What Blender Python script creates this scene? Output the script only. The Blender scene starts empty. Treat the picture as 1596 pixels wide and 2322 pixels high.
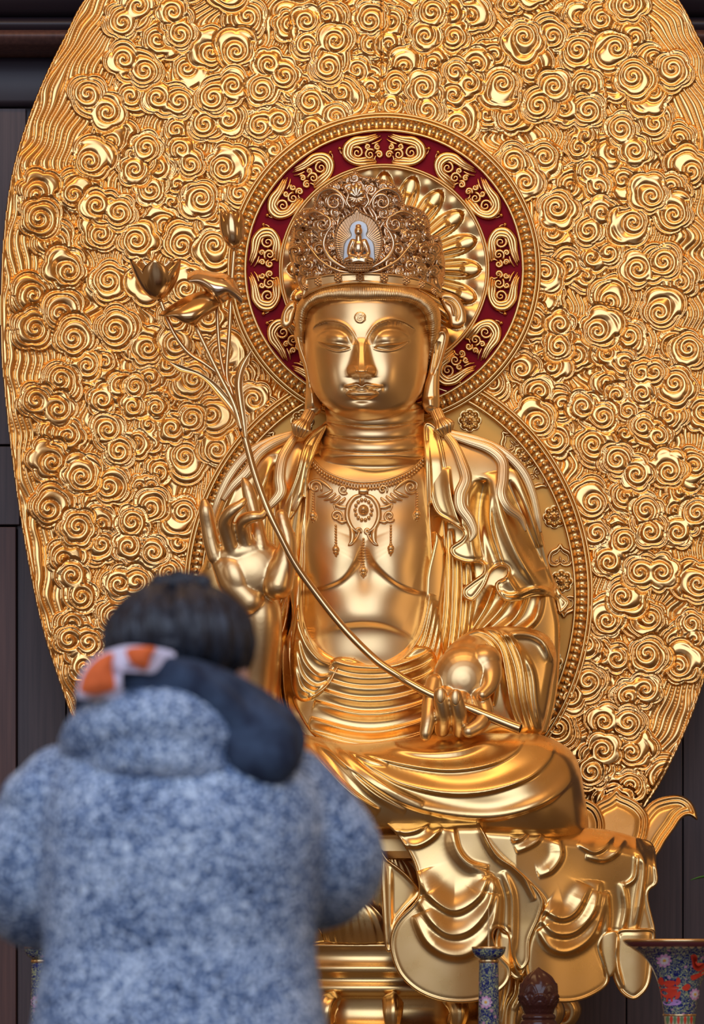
import bpy, bmesh, math, random
import numpy as np
from mathutils import Vector
random.seed(7); np.random.seed(7)
S = bpy.context.scene
COL = S.collection
PI = math.pi

# ------------------------------------------------------------------ camera
F = 6400.0; CX = 798.0; HY = 2120.0; CAMZ = 1.2; D0 = 16.0; U = 1/400.0
cam = bpy.data.objects.new('camera', bpy.data.cameras.new('camera'))
COL.objects.link(cam); S.camera = cam
cam.location = (0, -D0, CAMZ); cam.rotation_euler = (PI/2, 0, 0)
cam.data.sensor_width = 36; cam.data.sensor_fit = 'AUTO'
cam.data.lens = F/2322*36
cam.data.shift_y = (HY-1161)/2322
cam.data.clip_end = 200
cam.data.dof.use_dof = True
cam.data.dof.focus_distance = 15.7
cam.data.dof.aperture_fstop = 6.0
cam.data.dof.aperture_blades = 0

# ------------------------------------------------------------------ light
S.view_settings.view_transform = 'Standard'
S.view_settings.look = 'None'
S.view_settings.exposure = 0.0
S.view_settings.gamma = 1.0
S.cycles.max_bounces = 8
S.cycles.glossy_bounces = 5
S.cycles.diffuse_bounces = 3
S.cycles.sample_clamp_indirect = 6
S.cycles.use_denoising = True

def area_light(name, loc, rot, sx, sy, power, color):
    l = bpy.data.lights.new(name, 'AREA'); l.shape = 'RECTANGLE'
    l.size = sx; l.size_y = sy; l.energy = power; l.color = color
    o = bpy.data.objects.new(name, l); o.location = loc; o.rotation_euler = rot
    COL.objects.link(o); return o

world = bpy.data.worlds.new('hall'); S.world = world; world.use_nodes = True
wn = world.node_tree; wn.nodes.clear()
w_out = wn.nodes.new('ShaderNodeOutputWorld'); w_bg = wn.nodes.new('ShaderNodeBackground')
w_bg.inputs[1].default_value = 1.45
w_tc = wn.nodes.new('ShaderNodeTexCoord'); w_sep = wn.nodes.new('ShaderNodeSeparateXYZ')
wn.links.new(w_tc.outputs['Generated'], w_sep.inputs[0])
w_r = wn.nodes.new('ShaderNodeMapRange'); w_r.inputs[1].default_value = -1; w_r.inputs[2].default_value = 1
wn.links.new(w_sep.outputs[2], w_r.inputs[0])
w_ramp = wn.nodes.new('ShaderNodeValToRGB')     # from the floor (0) over the horizon (.5) to the ceiling (1)
e = w_ramp.color_ramp.elements
e[0].position = 0.0; e[0].color = (0.12, 0.075, 0.045, 1)
e[1].position = 1.0; e[1].color = (0.30, 0.15, 0.06, 1)
for p_, c_ in ((0.46, (0.15, 0.09, 0.05, 1)), (0.52, (0.14, 0.085, 0.045, 1)), (0.72, (0.16, 0.085, 0.038, 1))):
    k_ = e.new(p_); k_.color = c_
wn.links.new(w_r.outputs[0], w_ramp.inputs[0])
wn.links.new(w_ramp.outputs[0], w_bg.inputs[0]); wn.links.new(w_bg.outputs[0], w_out.inputs[0])

# daylight through the open front of the hall, behind the photographer
area_light('daylight_front', (-2.5, -21, 10.2), (PI/2, 0, 0), 17, 14, 1420, (0.82, 1.02, 1.36))
# side lights, left and right; the warm one is added to tint flanks orange
area_light('daylight_side', (-13, -10, 4.5), (PI/2, 0, -PI/2*0.62), 2.6, 7, 60, (0.9, 0.92, 1.0))
area_light('warm_fill_right', (12, -10, 5.0), (PI/2, 0, PI/2*0.62), 3.0, 7, 100, (1.0, 0.66, 0.34))
# warm ceiling lamps above the altar
area_light('ceiling_lamps', (0, -5, 11.5), (0.3, 0, 0), 7, 2, 170, (1.0, 0.62, 0.28))

# ------------------------------------------------------------------ materials
def mat(name, base, metallic=0.0, rough=0.5, **kw):
    m = bpy.data.materials.new(name); m.use_nodes = True
    b = m.node_tree.nodes['Principled BSDF']
    b.inputs['Base Color'].default_value = (*base, 1)
    b.inputs['Metallic'].default_value = metallic
    b.inputs['Roughness'].default_value = rough
    for k, v in kw.items(): b.inputs[k.replace('_', ' ')].default_value = v
    return m
def nodes(m): return m.node_tree.nodes, m.node_tree.links, m.node_tree.nodes['Principled BSDF']
def ramp(N, cols):
    r = N.new('ShaderNodeValToRGB'); e = r.color_ramp.elements
    e[0].position, e[0].color = cols[0][0], (*cols[0][1], 1)
    e[1].position, e[1].color = cols[-1][0], (*cols[-1][1], 1)
    for p, c in cols[1:-1]:
        k = e.new(p); k.color = (*c, 1)
    return r
def noise(N, L, scale, detail=3, coord='Object', sc=None):
    t = N.new('ShaderNodeTexCoord'); n = N.new('ShaderNodeTexNoise')
    n.inputs['Scale'].default_value = scale; n.inputs['Detail'].default_value = detail
    if sc:
        mp = N.new('ShaderNodeMapping'); mp.inputs['Scale'].default_value = sc
        L.new(t.outputs[coord], mp.inputs[0]); L.new(mp.outputs[0], n.inputs['Vector'])
    else: L.new(t.outputs[coord], n.inputs['Vector'])
    return n
def gold(name, c1, c2, r1, r2, scale=6):
    m = mat(name, c1, 1.0, r1); N, L, b = nodes(m)
    n = noise(N, L, scale, 4)
    r = ramp(N, ((0.3, c1), (0.7, c2))); L.new(n.outputs[0], r.inputs[0]); L.new(r.outputs[0], b.inputs['Base Color'])
    q = N.new('ShaderNodeMapRange'); q.inputs[3].default_value = r1; q.inputs[4].default_value = r2
    L.new(n.outputs[0], q.inputs[0]); L.new(q.outputs[0], b.inputs['Roughness'])
    return m
M_GOLD = gold('satin_gold', (0.90, 0.60, 0.24), (0.94, 0.64, 0.29), 0.23, 0.33)
M_SKIN = gold('matte_gold', (0.90, 0.61, 0.28), (0.93, 0.64, 0.32), 0.31, 0.38)
M_CLOUD = gold('carved_gold', (0.92, 0.535, 0.19), (0.95, 0.58, 0.235), 0.19, 0.29)
M_PLATE = mat('plain_gold_panel', (1.0, 0.52, 0.09), 0.30, 0.5)
M_CROWN = gold('crown_gold', (0.74, 0.52, 0.32), (0.82, 0.58, 0.36), 0.16, 0.26)
M_STEM = gold('lotus_gold', (0.74, 0.49, 0.24), (0.80, 0.53, 0.27), 0.14, 0.24)
M_RED = mat('red_lacquer', (0.27, 0.003, 0.014), 0.0, 0.6)
M_RED.node_tree.nodes['Principled BSDF'].inputs['Specular IOR Level'].default_value = 0.12
M_SILVER = mat('silver_leaf', (0.52, 0.54, 0.54), 0.8, 0.45)

# ------------------------------------------------------------------ geometry helpers
# q = distance in front of the plane y = 0, in units of 1/400 m
def P(px, py, q):
    d = D0 - q*U
    return (px-CX)*d/F, -q*U + 0*px, CAMZ + (HY-py)*d/F
def PV(px, py, q): return Vector(P(px, py, q))

def cr(pts, n=8, closed=False):
    p = np.array(pts, float); m = len(p)
    if closed: idx = lambda i: p[i % m]
    else: idx = lambda i: p[min(max(i, 0), m-1)]
    out = []
    for i in range(m if closed else m-1):
        a, b, c, d = idx(i-1), idx(i), idx(i+1), idx(i+2)
        for k in range(n):
            t = k/n
            out.append(0.5*((2*b)+(-a+c)*t+(2*a-5*b+4*c-d)*t*t+(-a+3*b-3*c+d)*t**3))
    if not closed: out.append(p[-1])
    return np.array(out)
def pdist(X, Y, pts, closed=False):
    """distance, arc parameter 0..1 and side (+ = left of travel in image space, y down) to a polyline"""
    P0 = np.asarray(pts)[:, :2]
    A = P0 if closed else P0[:-1]; B = np.roll(P0, -1, 0) if closed else P0[1:]
    seg = np.hypot(*(B-A).T); cum = np.concatenate([[0], np.cumsum(seg)]); tot = cum[-1]
    best = np.full(X.shape, 1e18); T = np.zeros(X.shape); Sd = np.ones(X.shape)
    for i in range(len(A)):
        if seg[i] < 1e-9: continue
        dx, dy = (B[i]-A[i])/seg[i]
        rx = X-A[i, 0]; ry = Y-A[i, 1]
        u = np.clip(rx*dx+ry*dy, 0, seg[i])
        d2 = (rx-u*dx)**2+(ry-u*dy)**2
        k = d2 < best
        best = np.where(k, d2, best); T = np.where(k, (cum[i]+u)/tot, T)
        Sd = np.where(k, np.sign(dx*ry-dy*rx), Sd)
    return np.sqrt(best), T, Sd
def inside(X, Y, pts):
    c = np.zeros(X.shape, bool); n = len(pts)
    for i in range(n):
        x1, y1 = pts[i][:2]; x2, y2 = pts[(i+1) % n][:2]
        if y1 == y2: continue
        c ^= ((y1 > Y) != (y2 > Y)) & (X < (x2-x1)*(Y-y1)/(y2-y1)+x1)
    return c
def near(X, Y, poly):
    """nearest point on closed polygon"""
    A = np.asarray(poly)[:, :2]; B = np.roll(A, -1, 0)
    best = np.full(X.shape, 1e18); NX = X.copy(); NY = Y.copy()
    for a, b in zip(A, B):
        L2 = ((b-a)**2).sum()
        if L2 < 1e-12: continue
        u = np.clip(((X-a[0])*(b[0]-a[0])+(Y-a[1])*(b[1]-a[1]))/L2, 0, 1)
        x = a[0]+u*(b[0]-a[0]); y = a[1]+u*(b[1]-a[1])
        d = (X-x)**2+(Y-y)**2; k = d < best
        best = np.where(k, d, best); NX = np.where(k, x, NX); NY = np.where(k, y, NY)
    return NX, NY, np.sqrt(best)
def make_mesh(name, V, Fq, m=None, parent=None, smooth=True):
    me = bpy.data.meshes.new(name)
    V = np.asarray(V, np.float32)
    if isinstance(Fq, np.ndarray):
        me.vertices.add(len(V)); me.vertices.foreach_set('co', V.ravel())
        nf, k = Fq.shape
        me.loops.add(nf*k); me.loops.foreach_set('vertex_index', Fq.ravel().astype(np.int32))
        me.polygons.add(nf)
        me.polygons.foreach_set('loop_start', (np.arange(nf)*k).astype(np.int32))
        me.update(calc_edges=True)
    else:
        me.from_pydata(V.tolist(), [], Fq)
    me.validate()
    me.polygons.foreach_set('use_smooth', np.full(len(me.polygons), smooth))
    if m: me.materials.append(m)
    o = bpy.data.objects.new(name, me); COL.objects.link(o)
    if parent: adopt(o, parent)
    return o
def adopt(o, parent):
    o.parent = parent
    o.matrix_parent_inverse = Vector3inv(parent)
def Vector3inv(parent):
    from mathutils import Matrix
    return Matrix.Translation(parent.location).inverted() if parent.type == 'EMPTY' and not parent.parent else Matrix()
def tag(o, label=None, cat=None, group=None, kind=None):
    if label: o['label'] = label
    if cat: o['category'] = cat
    if group: o['group'] = group
    if kind: o['kind'] = kind
    return o
def empty(name, loc, label, cat, group=None):
    o = bpy.data.objects.new(name, None); COL.objects.link(o); o.location = loc
    o.empty_display_size = 0.1
    return tag(o, label, cat, group)

def gridmesh(name, X, Y, Q, keep, m, parent=None, qback=None, raw=False):
    """quad mesh over grid arrays in photo units; the border is carried back to qback"""
    ny, nx = X.shape
    idx = np.arange(ny*nx).reshape(ny, nx)
    a = idx[:-1, :-1][keep]; b = idx[:-1, 1:][keep]; c = idx[1:, 1:][keep]; d = idx[1:, :-1][keep]
    Fq = np.stack([a, d, c, b], 1)
    vx, vy, vz = P(X.ravel(), Y.ravel(), Q.ravel()); V = np.stack([vx, vy, vz], 1)
    if qback is not None:
        e1 = np.concatenate([Fq[:, [0, 1]], Fq[:, [1, 2]], Fq[:, [2, 3]], Fq[:, [3, 0]]])
        key = e1.min(1).astype(np.int64)*(ny*nx)+e1.max(1)
        u, inv, cnt = np.unique(key, return_inverse=True, return_counts=True)
        be = e1[cnt[inv] == 1]
        bv = np.unique(be); mp = {}
        n0 = len(V)
        bq = np.full(len(bv), float(qback)) if np.isscalar(qback) else qback(X.ravel()[bv], Y.ravel()[bv])
        bx, by, bz = P(X.ravel()[bv], Y.ravel()[bv], np.minimum(bq, Q.ravel()[bv]-1))
        V = np.concatenate([V, np.stack([bx, by, bz], 1)])
        look = np.full(ny*nx, -1); look[bv] = n0+np.arange(len(bv))
        R = np.stack([be[:, 1], be[:, 0], look[be[:, 0]], look[be[:, 1]]], 1)
        Fq = np.concatenate([Fq, R])
    used = np.unique(Fq); rm = np.full(len(V), -1); rm[used] = np.arange(len(used))
    return make_mesh(name, V[used], rm[Fq], m, parent)

def relief(name, poly, field, m, parent=None, step=3.0, qback=-60, edge=6.0, eh=None, holes=()):
    """solid carved shape: outline poly (photo units), front surface field(X,Y,sd)->q, rounded edge"""
    poly = np.asarray(poly)[:, :2]
    x0, y0 = poly.min(0)-step; x1, y1 = poly.max(0)+step
    gx = np.arange(x0, x1+step, step); gy = np.arange(y0, y1+step, step)
    X, Y = np.meshgrid(gx, gy)
    NX, NY, d = near(X, Y, poly)
    ins = inside(X, Y, poly); sd = np.where(ins, d, -d)
    for h in holes:
        hx, hy, hd = near(X, Y, h); hi = inside(X, Y, h); hs = np.where(hi, -hd, hd)
        k = hs < sd; sd = np.where(k, hs, sd); NX = np.where(k, hx, NX); NY = np.where(k, hy, NY)
    valid = sd > -0.75*step
    snap = valid & (sd < 0.45*step)
    X = np.where(snap, NX, X); Y = np.where(snap, NY, Y)
    sdc = np.where(snap, 0, sd)
    kc = valid[:-1, :-1] & valid[1:, :-1] & valid[:-1, 1:] & valid[1:, 1:]
    ns = snap[:-1, :-1].astype(int)+snap[1:, :-1]+snap[:-1, 1:]+snap[1:, 1:]
    kc &= ns < 4
    Q = field(X, Y, sdc)
    if eh is None: eh = edge
    t = np.clip(sdc/edge, 0, 1)
    Q = Q - eh*(1-np.sqrt(np.clip(1-(1-t)**2, 0, 1)))
    return gridmesh(name, X, Y, Q, kc, m, parent, qback)

def rg(X, Y, H, pts, w1, w2, amp, taper=0.5, n=6, ends=(1, 1)):
    """add a fold ridge to H: sharp on one side (w1) and soft on the other (w2)"""
    c = cr(pts, n)
    mrg = max(w1, w2)*3
    bb = (X > c[:, 0].min()-mrg) & (X < c[:, 0].max()+mrg) & (Y > c[:, 1].min()-mrg) & (Y < c[:, 1].max()+mrg)
    if not bb.any(): return H
    d, t, s = pdist(X[bb], Y[bb], c)
    w = np.where(s > 0, w2, w1)
    e = np.ones_like(t)
    if ends[0]: e = e*np.clip(t*4, 0, 1)**taper
    if ends[1]: e = e*np.clip((1-t)*4, 0, 1)**taper
    H = H.copy(); H[bb] += amp*e*np.exp(-(d/w)**2)
    return H
def bump(X, Y, cx, cy, rx, ry, amp, rot=0, p=2):
    c, s = math.cos(rot), math.sin(rot)
    u = ((X-cx)*c+(Y-cy)*s)/rx; v = (-(X-cx)*s+(Y-cy)*c)/ry
    return amp*np.exp(-(u*u+v*v)**(p/2))
def sstep(x): x = np.clip(x, 0, 1); return x*x*(3-2*x)
def snoise(X, Y, sc, seed=0):
    r = np.random.RandomState(seed); o = np.zeros(X.shape)
    for k in range(6):
        a = r.rand()*6.28; f = (0.6+r.rand()*0.9)/sc; ph = r.rand()*6.28
        o += np.sin((X*math.cos(a)+Y*math.sin(a))*f*6.28+ph)
    return o/6

def sweep(name, pts, rad, m, parent=None, seg=10, flat=1.0, n=6, groove=0, gamp=0.12, caps=True, raw=False, up=None):
    """tube along 3D photo-space points (px,py,q); rad = number or list along the path; flat scales the depth axis"""
    c = cr(pts, n) if n > 1 else np.array(pts, float)
    N = len(c)
    rr = np.interp(np.linspace(0, 1, N), np.linspace(0, 1, len(rad)), rad) if hasattr(rad, '__len__') else np.full(N, float(rad))
    T = np.gradient(c, axis=0); T /= np.maximum(np.linalg.norm(T, axis=1, keepdims=True), 1e-9)
    zf = np.array([0, 0, 1.0]) if up is None else np.array(up, float)
    A = np.cross(T, zf); ln = np.linalg.norm(A, axis=1, keepdims=True)
    bad = ln[:, 0] < 0.15
    A = A/np.maximum(ln, 1e-9)
    for i in range(N):
        if bad[i]: A[i] = A[i-1] if i else np.array([1, 0, 0])
        if i and A[i] @ A[i-1] < 0: A[i] = -A[i]
    B = np.cross(A, T)
    V = []; ph = np.arange(seg)/seg*2*PI
    g = 1+gamp*np.cos(ph*groove) if groove else np.ones(seg)
    W = (c[:, None, :] + A[:, None, :]*(rr[:, None]*g*np.cos(ph))[..., None] + B[:, None, :]*(rr[:, None]*g*np.sin(ph)*flat)[..., None])
    V = W.reshape(-1, 3)
    i = np.arange(N-1)[:, None]*seg; j = np.arange(seg)[None, :]; j2 = (j+1) % seg
    Fq = np.stack([i+j, i+j2, i+seg+j2, i+seg+j], -1).reshape(-1, 4)
    if raw: return V, Fq, seg, N
    x, y, z = P(V[:, 0], V[:, 1], V[:, 2])
    Vw = np.stack([x, y, z], 1)
    faces = Fq.tolist()
    if caps: faces += [list(range(seg))[::-1], list(range((N-1)*seg, N*seg))]
    return make_mesh(name, Vw, faces, m, parent)
class Bag:
    """collects several pieces that make up ONE part"""
    def __init__(s): s.V = []; s.F = []; s.n = 0
    def add(s, V, Fc):
        s.V.append(np.asarray(V, float)); s.F += [[int(v)+s.n for v in f] for f in Fc]; s.n += len(V)
    def tube(s, pts, rad, seg=8, flat=1.0, n=4, **k):
        V, Fq, sg, N = sweep('', pts, rad, None, seg=seg, flat=flat, n=n, raw=True, **k)
        s.add(V, Fq.tolist()+[list(range(sg))[::-1], list(range((N-1)*sg, N*sg))])
    def ball(s, x, y, q, r, rq=None, nu=10, nv=6):
        rq = rq or r
        V = []; Fc = []
        for i in range(nv+1):
            for j in range(nu):
                a = PI*i/nv; b = 2*PI*j/nu
                V.append((x+r*math.sin(a)*math.cos(b), y+r*math.sin(a)*math.sin(b), q+rq*math.cos(a)))
        for i in range(nv):
            for j in range(nu):
                Fc.append((i*nu+j, i*nu+(j+1) % nu, (i+1)*nu+(j+1) % nu, (i+1)*nu+j))
        s.add(V, Fc)
    def build(s, name, m, parent=None, world=False):
        V = np.concatenate(s.V)
        if not world:
            x, y, z = P(V[:, 0], V[:, 1], V[:, 2]); V = np.stack([x, y, z], 1)
        return make_mesh(name, V, s.F, m, parent)
def spiral(cx, cy, r, turns, a0, ch, q=0, r0=0.06, n=14):
    t = np.linspace(0, 1, int(n*turns)+2)
    rad = r*(r0+(1-r0)*t); a = a0+ch*2*PI*turns*(1-t)
    return [(cx+rad[i]*math.cos(a[i]), cy+rad[i]*math.sin(a[i]), q) for i in range(len(t))][::-1]
# ------------------------------------------------------------------ setting
M_WOOD = mat('dark_wood', (0.05, 0.03, 0.03), 0, 0.5)
N_, L_, B_ = nodes(M_WOOD)
n_ = noise(N_, L_, 3.0, 6, 'Object', (14, 14, 0.5))
r_ = ramp(N_, ((0.3, (0.055, 0.038, 0.044)), (0.7, (0.10, 0.068, 0.070))))
L_.new(n_.outputs[0], r_.inputs[0]); L_.new(r_.outputs[0], B_.inputs['Base Color'])
M_WOOD2 = mat('red_brown_wood', (0.12, 0.055, 0.045), 0, 0.5)
N_, L_, B_ = nodes(M_WOOD2)
n_ = noise(N_, L_, 3.0, 6, 'Object', (14, 14, 0.5))
r_ = ramp(N_, ((0.3, (0.085, 0.040, 0.036)), (0.7, (0.14, 0.065, 0.052))))
L_.new(n_.outputs[0], r_.inputs[0]); L_.new(r_.outputs[0], B_.inputs['Base Color'])
M_WOOD3 = mat('black_wood', (0.028, 0.02, 0.028), 0, 0.45)

def boxes(name, lst, m, parent=None, bevel=0.004):
    bm = bmesh.new()
    for x0, x1, y0, y1, z0, z1 in lst:
        r = bmesh.ops.create_cube(bm, size=1)
        for v in r['verts']:
            v.co = Vector((x0+(v.co.x+.5)*(x1-x0), y0+(v.co.y+.5)*(y1-y0), z0+(v.co.z+.5)*(z1-z0)))
    if bevel: bmesh.ops.bevel(bm, geom=bm.edges[:], offset=bevel, segments=2, affect='EDGES', profile=0.6)
    me = bpy.data.meshes.new(name); bm.to_mesh(me); bm.free()
    me.materials.append(m)
    o = bpy.data.objects.new(name, me); COL.objects.link(o)
    if parent: adopt(o, parent)
    return o
QW = -420                                    # wall plane
def wx(px, q=QW): return P(px, 0, q)[0]
def wz(py, q=QW): return P(0, py, q)[2]
YW = 420*U
pl = []
cuts = [38, 150, 262, 374, 486, 598, 710, 822, 934, 1046, 1166, 1290, 1420, 1548, 1680]
z_low = 0.0
for a, b in zip(cuts[:-1], cuts[1:]):        # planks below the rail
    pl.append((wx(a)+.004, wx(b)-.004, YW, YW+0.1, z_low, 8.4))
wall = boxes('wall_back', pl+[(-6, 6, YW+0.05, YW+0.2, 0, 8.4), (wx(1684), 6, YW, YW+0.1, 0, 8.4)], M_WOOD); tag(wall, kind='structure')
# post at the left edge, lighter red-brown below the joint
tag(boxes('trim_1', [(-3.2, wx(38), YW-0.05, YW+0.05, 0, wz(1196)-.004)], M_WOOD2), kind='structure')
tag(boxes('trim_2', [(-3.2, wx(46), YW-0.045, YW+0.05, wz(1192), wz(1015)), (-3.2, wx(60), YW-0.04, YW+0.05, wz(1010), wz(250))], M_WOOD), kind='structure')
# beams at the top left
BM = Bag()
for (a, b, dep) in ((0, 60, .34), (62, 105, .26), (108, 136, .20), (140, 246, .10)):
    z0, z1 = wz(b), wz(a)
    n = 10; prof = [(YW, z0)]+[(YW-dep*(0.75+0.25*math.sin(PI*k/n)), z0+(z1-z0)*k/n) for k in range(n+1)]+[(YW, z1)]
    V = [(-3.2, y, z) for y, z in prof]+[(3.2, y, z) for y, z in prof]; k = len(prof)
    BM.add(V, [(i, i+1, k+i+1, k+i) for i in range(k-1)])
o = BM.build('trim_3', M_WOOD3, world=True); tag(o, kind='structure')
BM = Bag()
z0, z1 = wz(138), wz(104); n = 10
prof = [(YW, z0)]+[(YW-.3-.05*math.sin(PI*k/n), z0+(z1-z0)*k/n) for k in range(n+1)]+[(YW, z1)]
k = len(prof); V = [(-3.2, y, z) for y, z in prof]+[(3.2, y, z) for y, z in prof]
BM.add(V, [(i, i+1, k+i+1, k+i) for i in range(k-1)])
tag(BM.build('trim_4', M_WOOD2, world=True), kind='structure')
fl = boxes('floor', [(-9, 9, -18, YW+.2, -0.1, 0)], mat('stone_floor', (0.14, 0.12, 0.10), 0, 0.35), bevel=0); tag(fl, kind='structure')

# ------------------------------------------------------------------ mandorla
mand = empty('mandorla', P(865, 2100, -200), 'huge golden carved mandorla of curling clouds standing behind the seated statue', 'halo')
MC = 865
left = [(190, 0), (150, 75), (105, 165), (70, 250), (40, 340), (20, 430), (8, 530), (2, 620), (0, 700), (2, 800), (8, 870), (16, 950),
        (28, 1050), (45, 1170), (70, 1310), (97, 1430), (132, 1540), (172, 1650), (235, 1780), (330, 1920), (450, 2060)]
top = [(865, -560), (720, -470), (560, -370), (420, -260), (290, -130)]
half = top+left
outl = cr(half+[(2*MC-x, y) for x, y in half[::-1][:-1]], 6, True)
SP = [(313,13),(392,26),(561,37),(278,50),(357,88),(408,77),(281,134),(327,160),(478,118),(535,116),(609,145),(645,171),(423,153),(199,213),(243,254),(296,217),(357,221),(406,230),(482,221),(528,193),(592,204),(664,206),(517,270),(463,281),(588,285),(634,272),(399,294),(204,366),(254,322),(331,335),(305,384),(357,381),(410,338),(432,373),(506,381),(577,390),(623,338),(588,346),(401,419),(342,430),(390,458),(456,450),(270,482),(219,465),(85,441),(90,496),(167,441),(228,531),(309,544),(375,509),(485,491),(412,555),(485,555),(125,550),(156,614),(77,669),(246,636),(338,632),(421,654),(542,439),
(80,745),(135,712),(166,767),(260,747),(335,789),(397,778),(138,860),(197,828),(237,821),(273,875),(306,875),(340,857),(382,828),(81,908),(132,927),(232,907),(301,921),(354,924),(376,894),(118,977),(154,988),(244,973),(337,963),(389,971),(434,948),(478,938),(119,1048),(270,1023),(309,1001),(346,1007),(418,1035),(492,1020),(185,1081),(246,1103),(317,1101),(360,1070),(342,1100),(215,1143),(111,1154),(340,1151),(299,1183),(415,1162),(177,1194),(229,1186),(230,1234),(291,1239),(348,1252),(375,1223),(407,1233),(143,1269),(163,1305),(384,1297),(270,1324),(310,1319),(185,1353),(575,905),(540,860),(500,800),(440,860),(600,950),(470,720),(400,720),
(1251,526),(1333,523),(1381,573),(1446,609),(1504,593),(1342,584),(1286,601),(1235,617),(1328,626),(1541,640),(1381,683),(1495,708),(1223,668),(1212,731),(1269,735),(1355,750),(1426,761),(1523,784),(1560,789),(1181,798),(1266,786),(1305,803),(1373,801),(1415,823),(1484,843),(1249,831),(1182,837),(1451,845),(1116,870),(1223,888),(1378,867),(1456,892),(1529,868),(1398,895),(1321,921),(1274,918),(1367,944),(1423,933),(1515,943),(1594,932),(1221,957),(1260,996),(1417,982),(1457,966),(1493,989),(1344,1008),(1398,1042),(1443,1075),(1516,1069),(1574,1056),(1345,1140),(1417,1125),(1464,1156),(1544,1114),(1533,1156),(1579,1162),
(694,46),(741,33),(657,57),(839,46),(887,44),(760,92),(694,103),(841,103),(883,99),(964,81),(1028,83),(979,26),(1023,31),(1067,37),(1157,7),(743,151),(808,158),(918,151),(984,143),(1122,125),(1082,147),(692,184),(703,230),(773,208),(843,197),(896,191),(960,197),(1065,189),(1028,215),(1139,189),(1032,162),(760,263),(843,237),(889,237),(968,250),(1203,162),(1256,195),(1253,81),(1188,83),(1220,239),(1278,246),(1155,265),(1104,259),(710,289),(1039,281),
(1422,10),(1364,42),(1312,39),(1274,40),(1438,84),(1397,108),(1309,113),(1524,154),(1480,134),(1434,172),(1378,180),(1326,193),(1480,207),(1484,279),(1538,313),(1408,291),(1334,250),(1327,306),(1311,335),(1390,340),(1439,341),(1235,355),(1163,366),(1336,387),(1411,408),(1566,388),(1524,423),(1477,444),(1291,421),(1357,423),(1192,412),(1262,470),(1365,481),(1436,504),(1527,486),
(1353,1209),(1388,1202),(1414,1226),(1474,1206),(1536,1206),(1380,1274),(1451,1297),(1500,1297),(1582,1323),(1411,1353),(1376,1407),(1473,1400),(1567,1413),(1574,1450),(1328,1463),(1354,1478),(1399,1493),(1467,1482),(1529,1457),(1538,1511),(1334,1545),(1463,1563),(1422,1580),(1292,1580),(1369,1636),(1424,1639),(1265,1649),(1367,1701),(1431,1706),(1340,1750),(1431,1783),(1506,1768),(1400,1830),(1480,1840)]
SP += [(2*MC-x, y) for x, y in SP if y > 1365 and x > 1300]
rs = np.random.RandomState(3)
for _ in range(90): SP.append((rs.uniform(330, 1400), rs.uniform(-430, -12)))
SP = np.array(SP, float)
ST = 2.15
gx = np.arange(-4, 1736, ST); gy = np.arange(-565, 2070, ST)
X, Y = np.meshgrid(gx, gy)
dd, _, _ = pdist(X[::3, ::3], Y[::3, ::3], outl, True)
def upsample(A, shape):
    r = np.repeat(np.repeat(A, 3, 0), 3, 1)[:shape[0], :shape[1]]
    return r
# smooth bilinear upsample of the coarse distance field
yy = np.arange(X.shape[0])/3.0; xx = np.arange(X.shape[1])/3.0
y0i = np.clip(yy.astype(int), 0, dd.shape[0]-2); x0i = np.clip(xx.astype(int), 0, dd.shape[1]-2)
fy = np.clip(yy-y0i, 0, 1)[:, None]; fx = np.clip(xx-x0i, 0, 1)[None, :]
sd = ((dd[y0i][:, x0i]*(1-fy)+dd[y0i+1][:, x0i]*fy)*(1-fx)+(dd[y0i][:, x0i+1]*(1-fy)+dd[y0i+1][:, x0i+1]*fy)*fx)
ins = inside(X, Y, outl)
# flowing streamers: follow the rim, then wander
n1 = snoise(X, Y, 230, 1); n2 = snoise(X, Y, 110, 2); n3 = snoise(X, Y, 60, 5)
wband = sstep((sd-60)/110)
psi = sd/15.5+1.5*n1+0.8*n2+wband*(1.2*n2+0.25*n3)
def band(p, amp):
    f = p-np.floor(p)
    a = 0.5-0.5*np.cos(2*PI*f)
    return amp*1.5*np.clip(1-np.abs(2*f-1)**2.2, 0, 1)**0.75
H = band(psi, 5.0) + 3*n2
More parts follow.
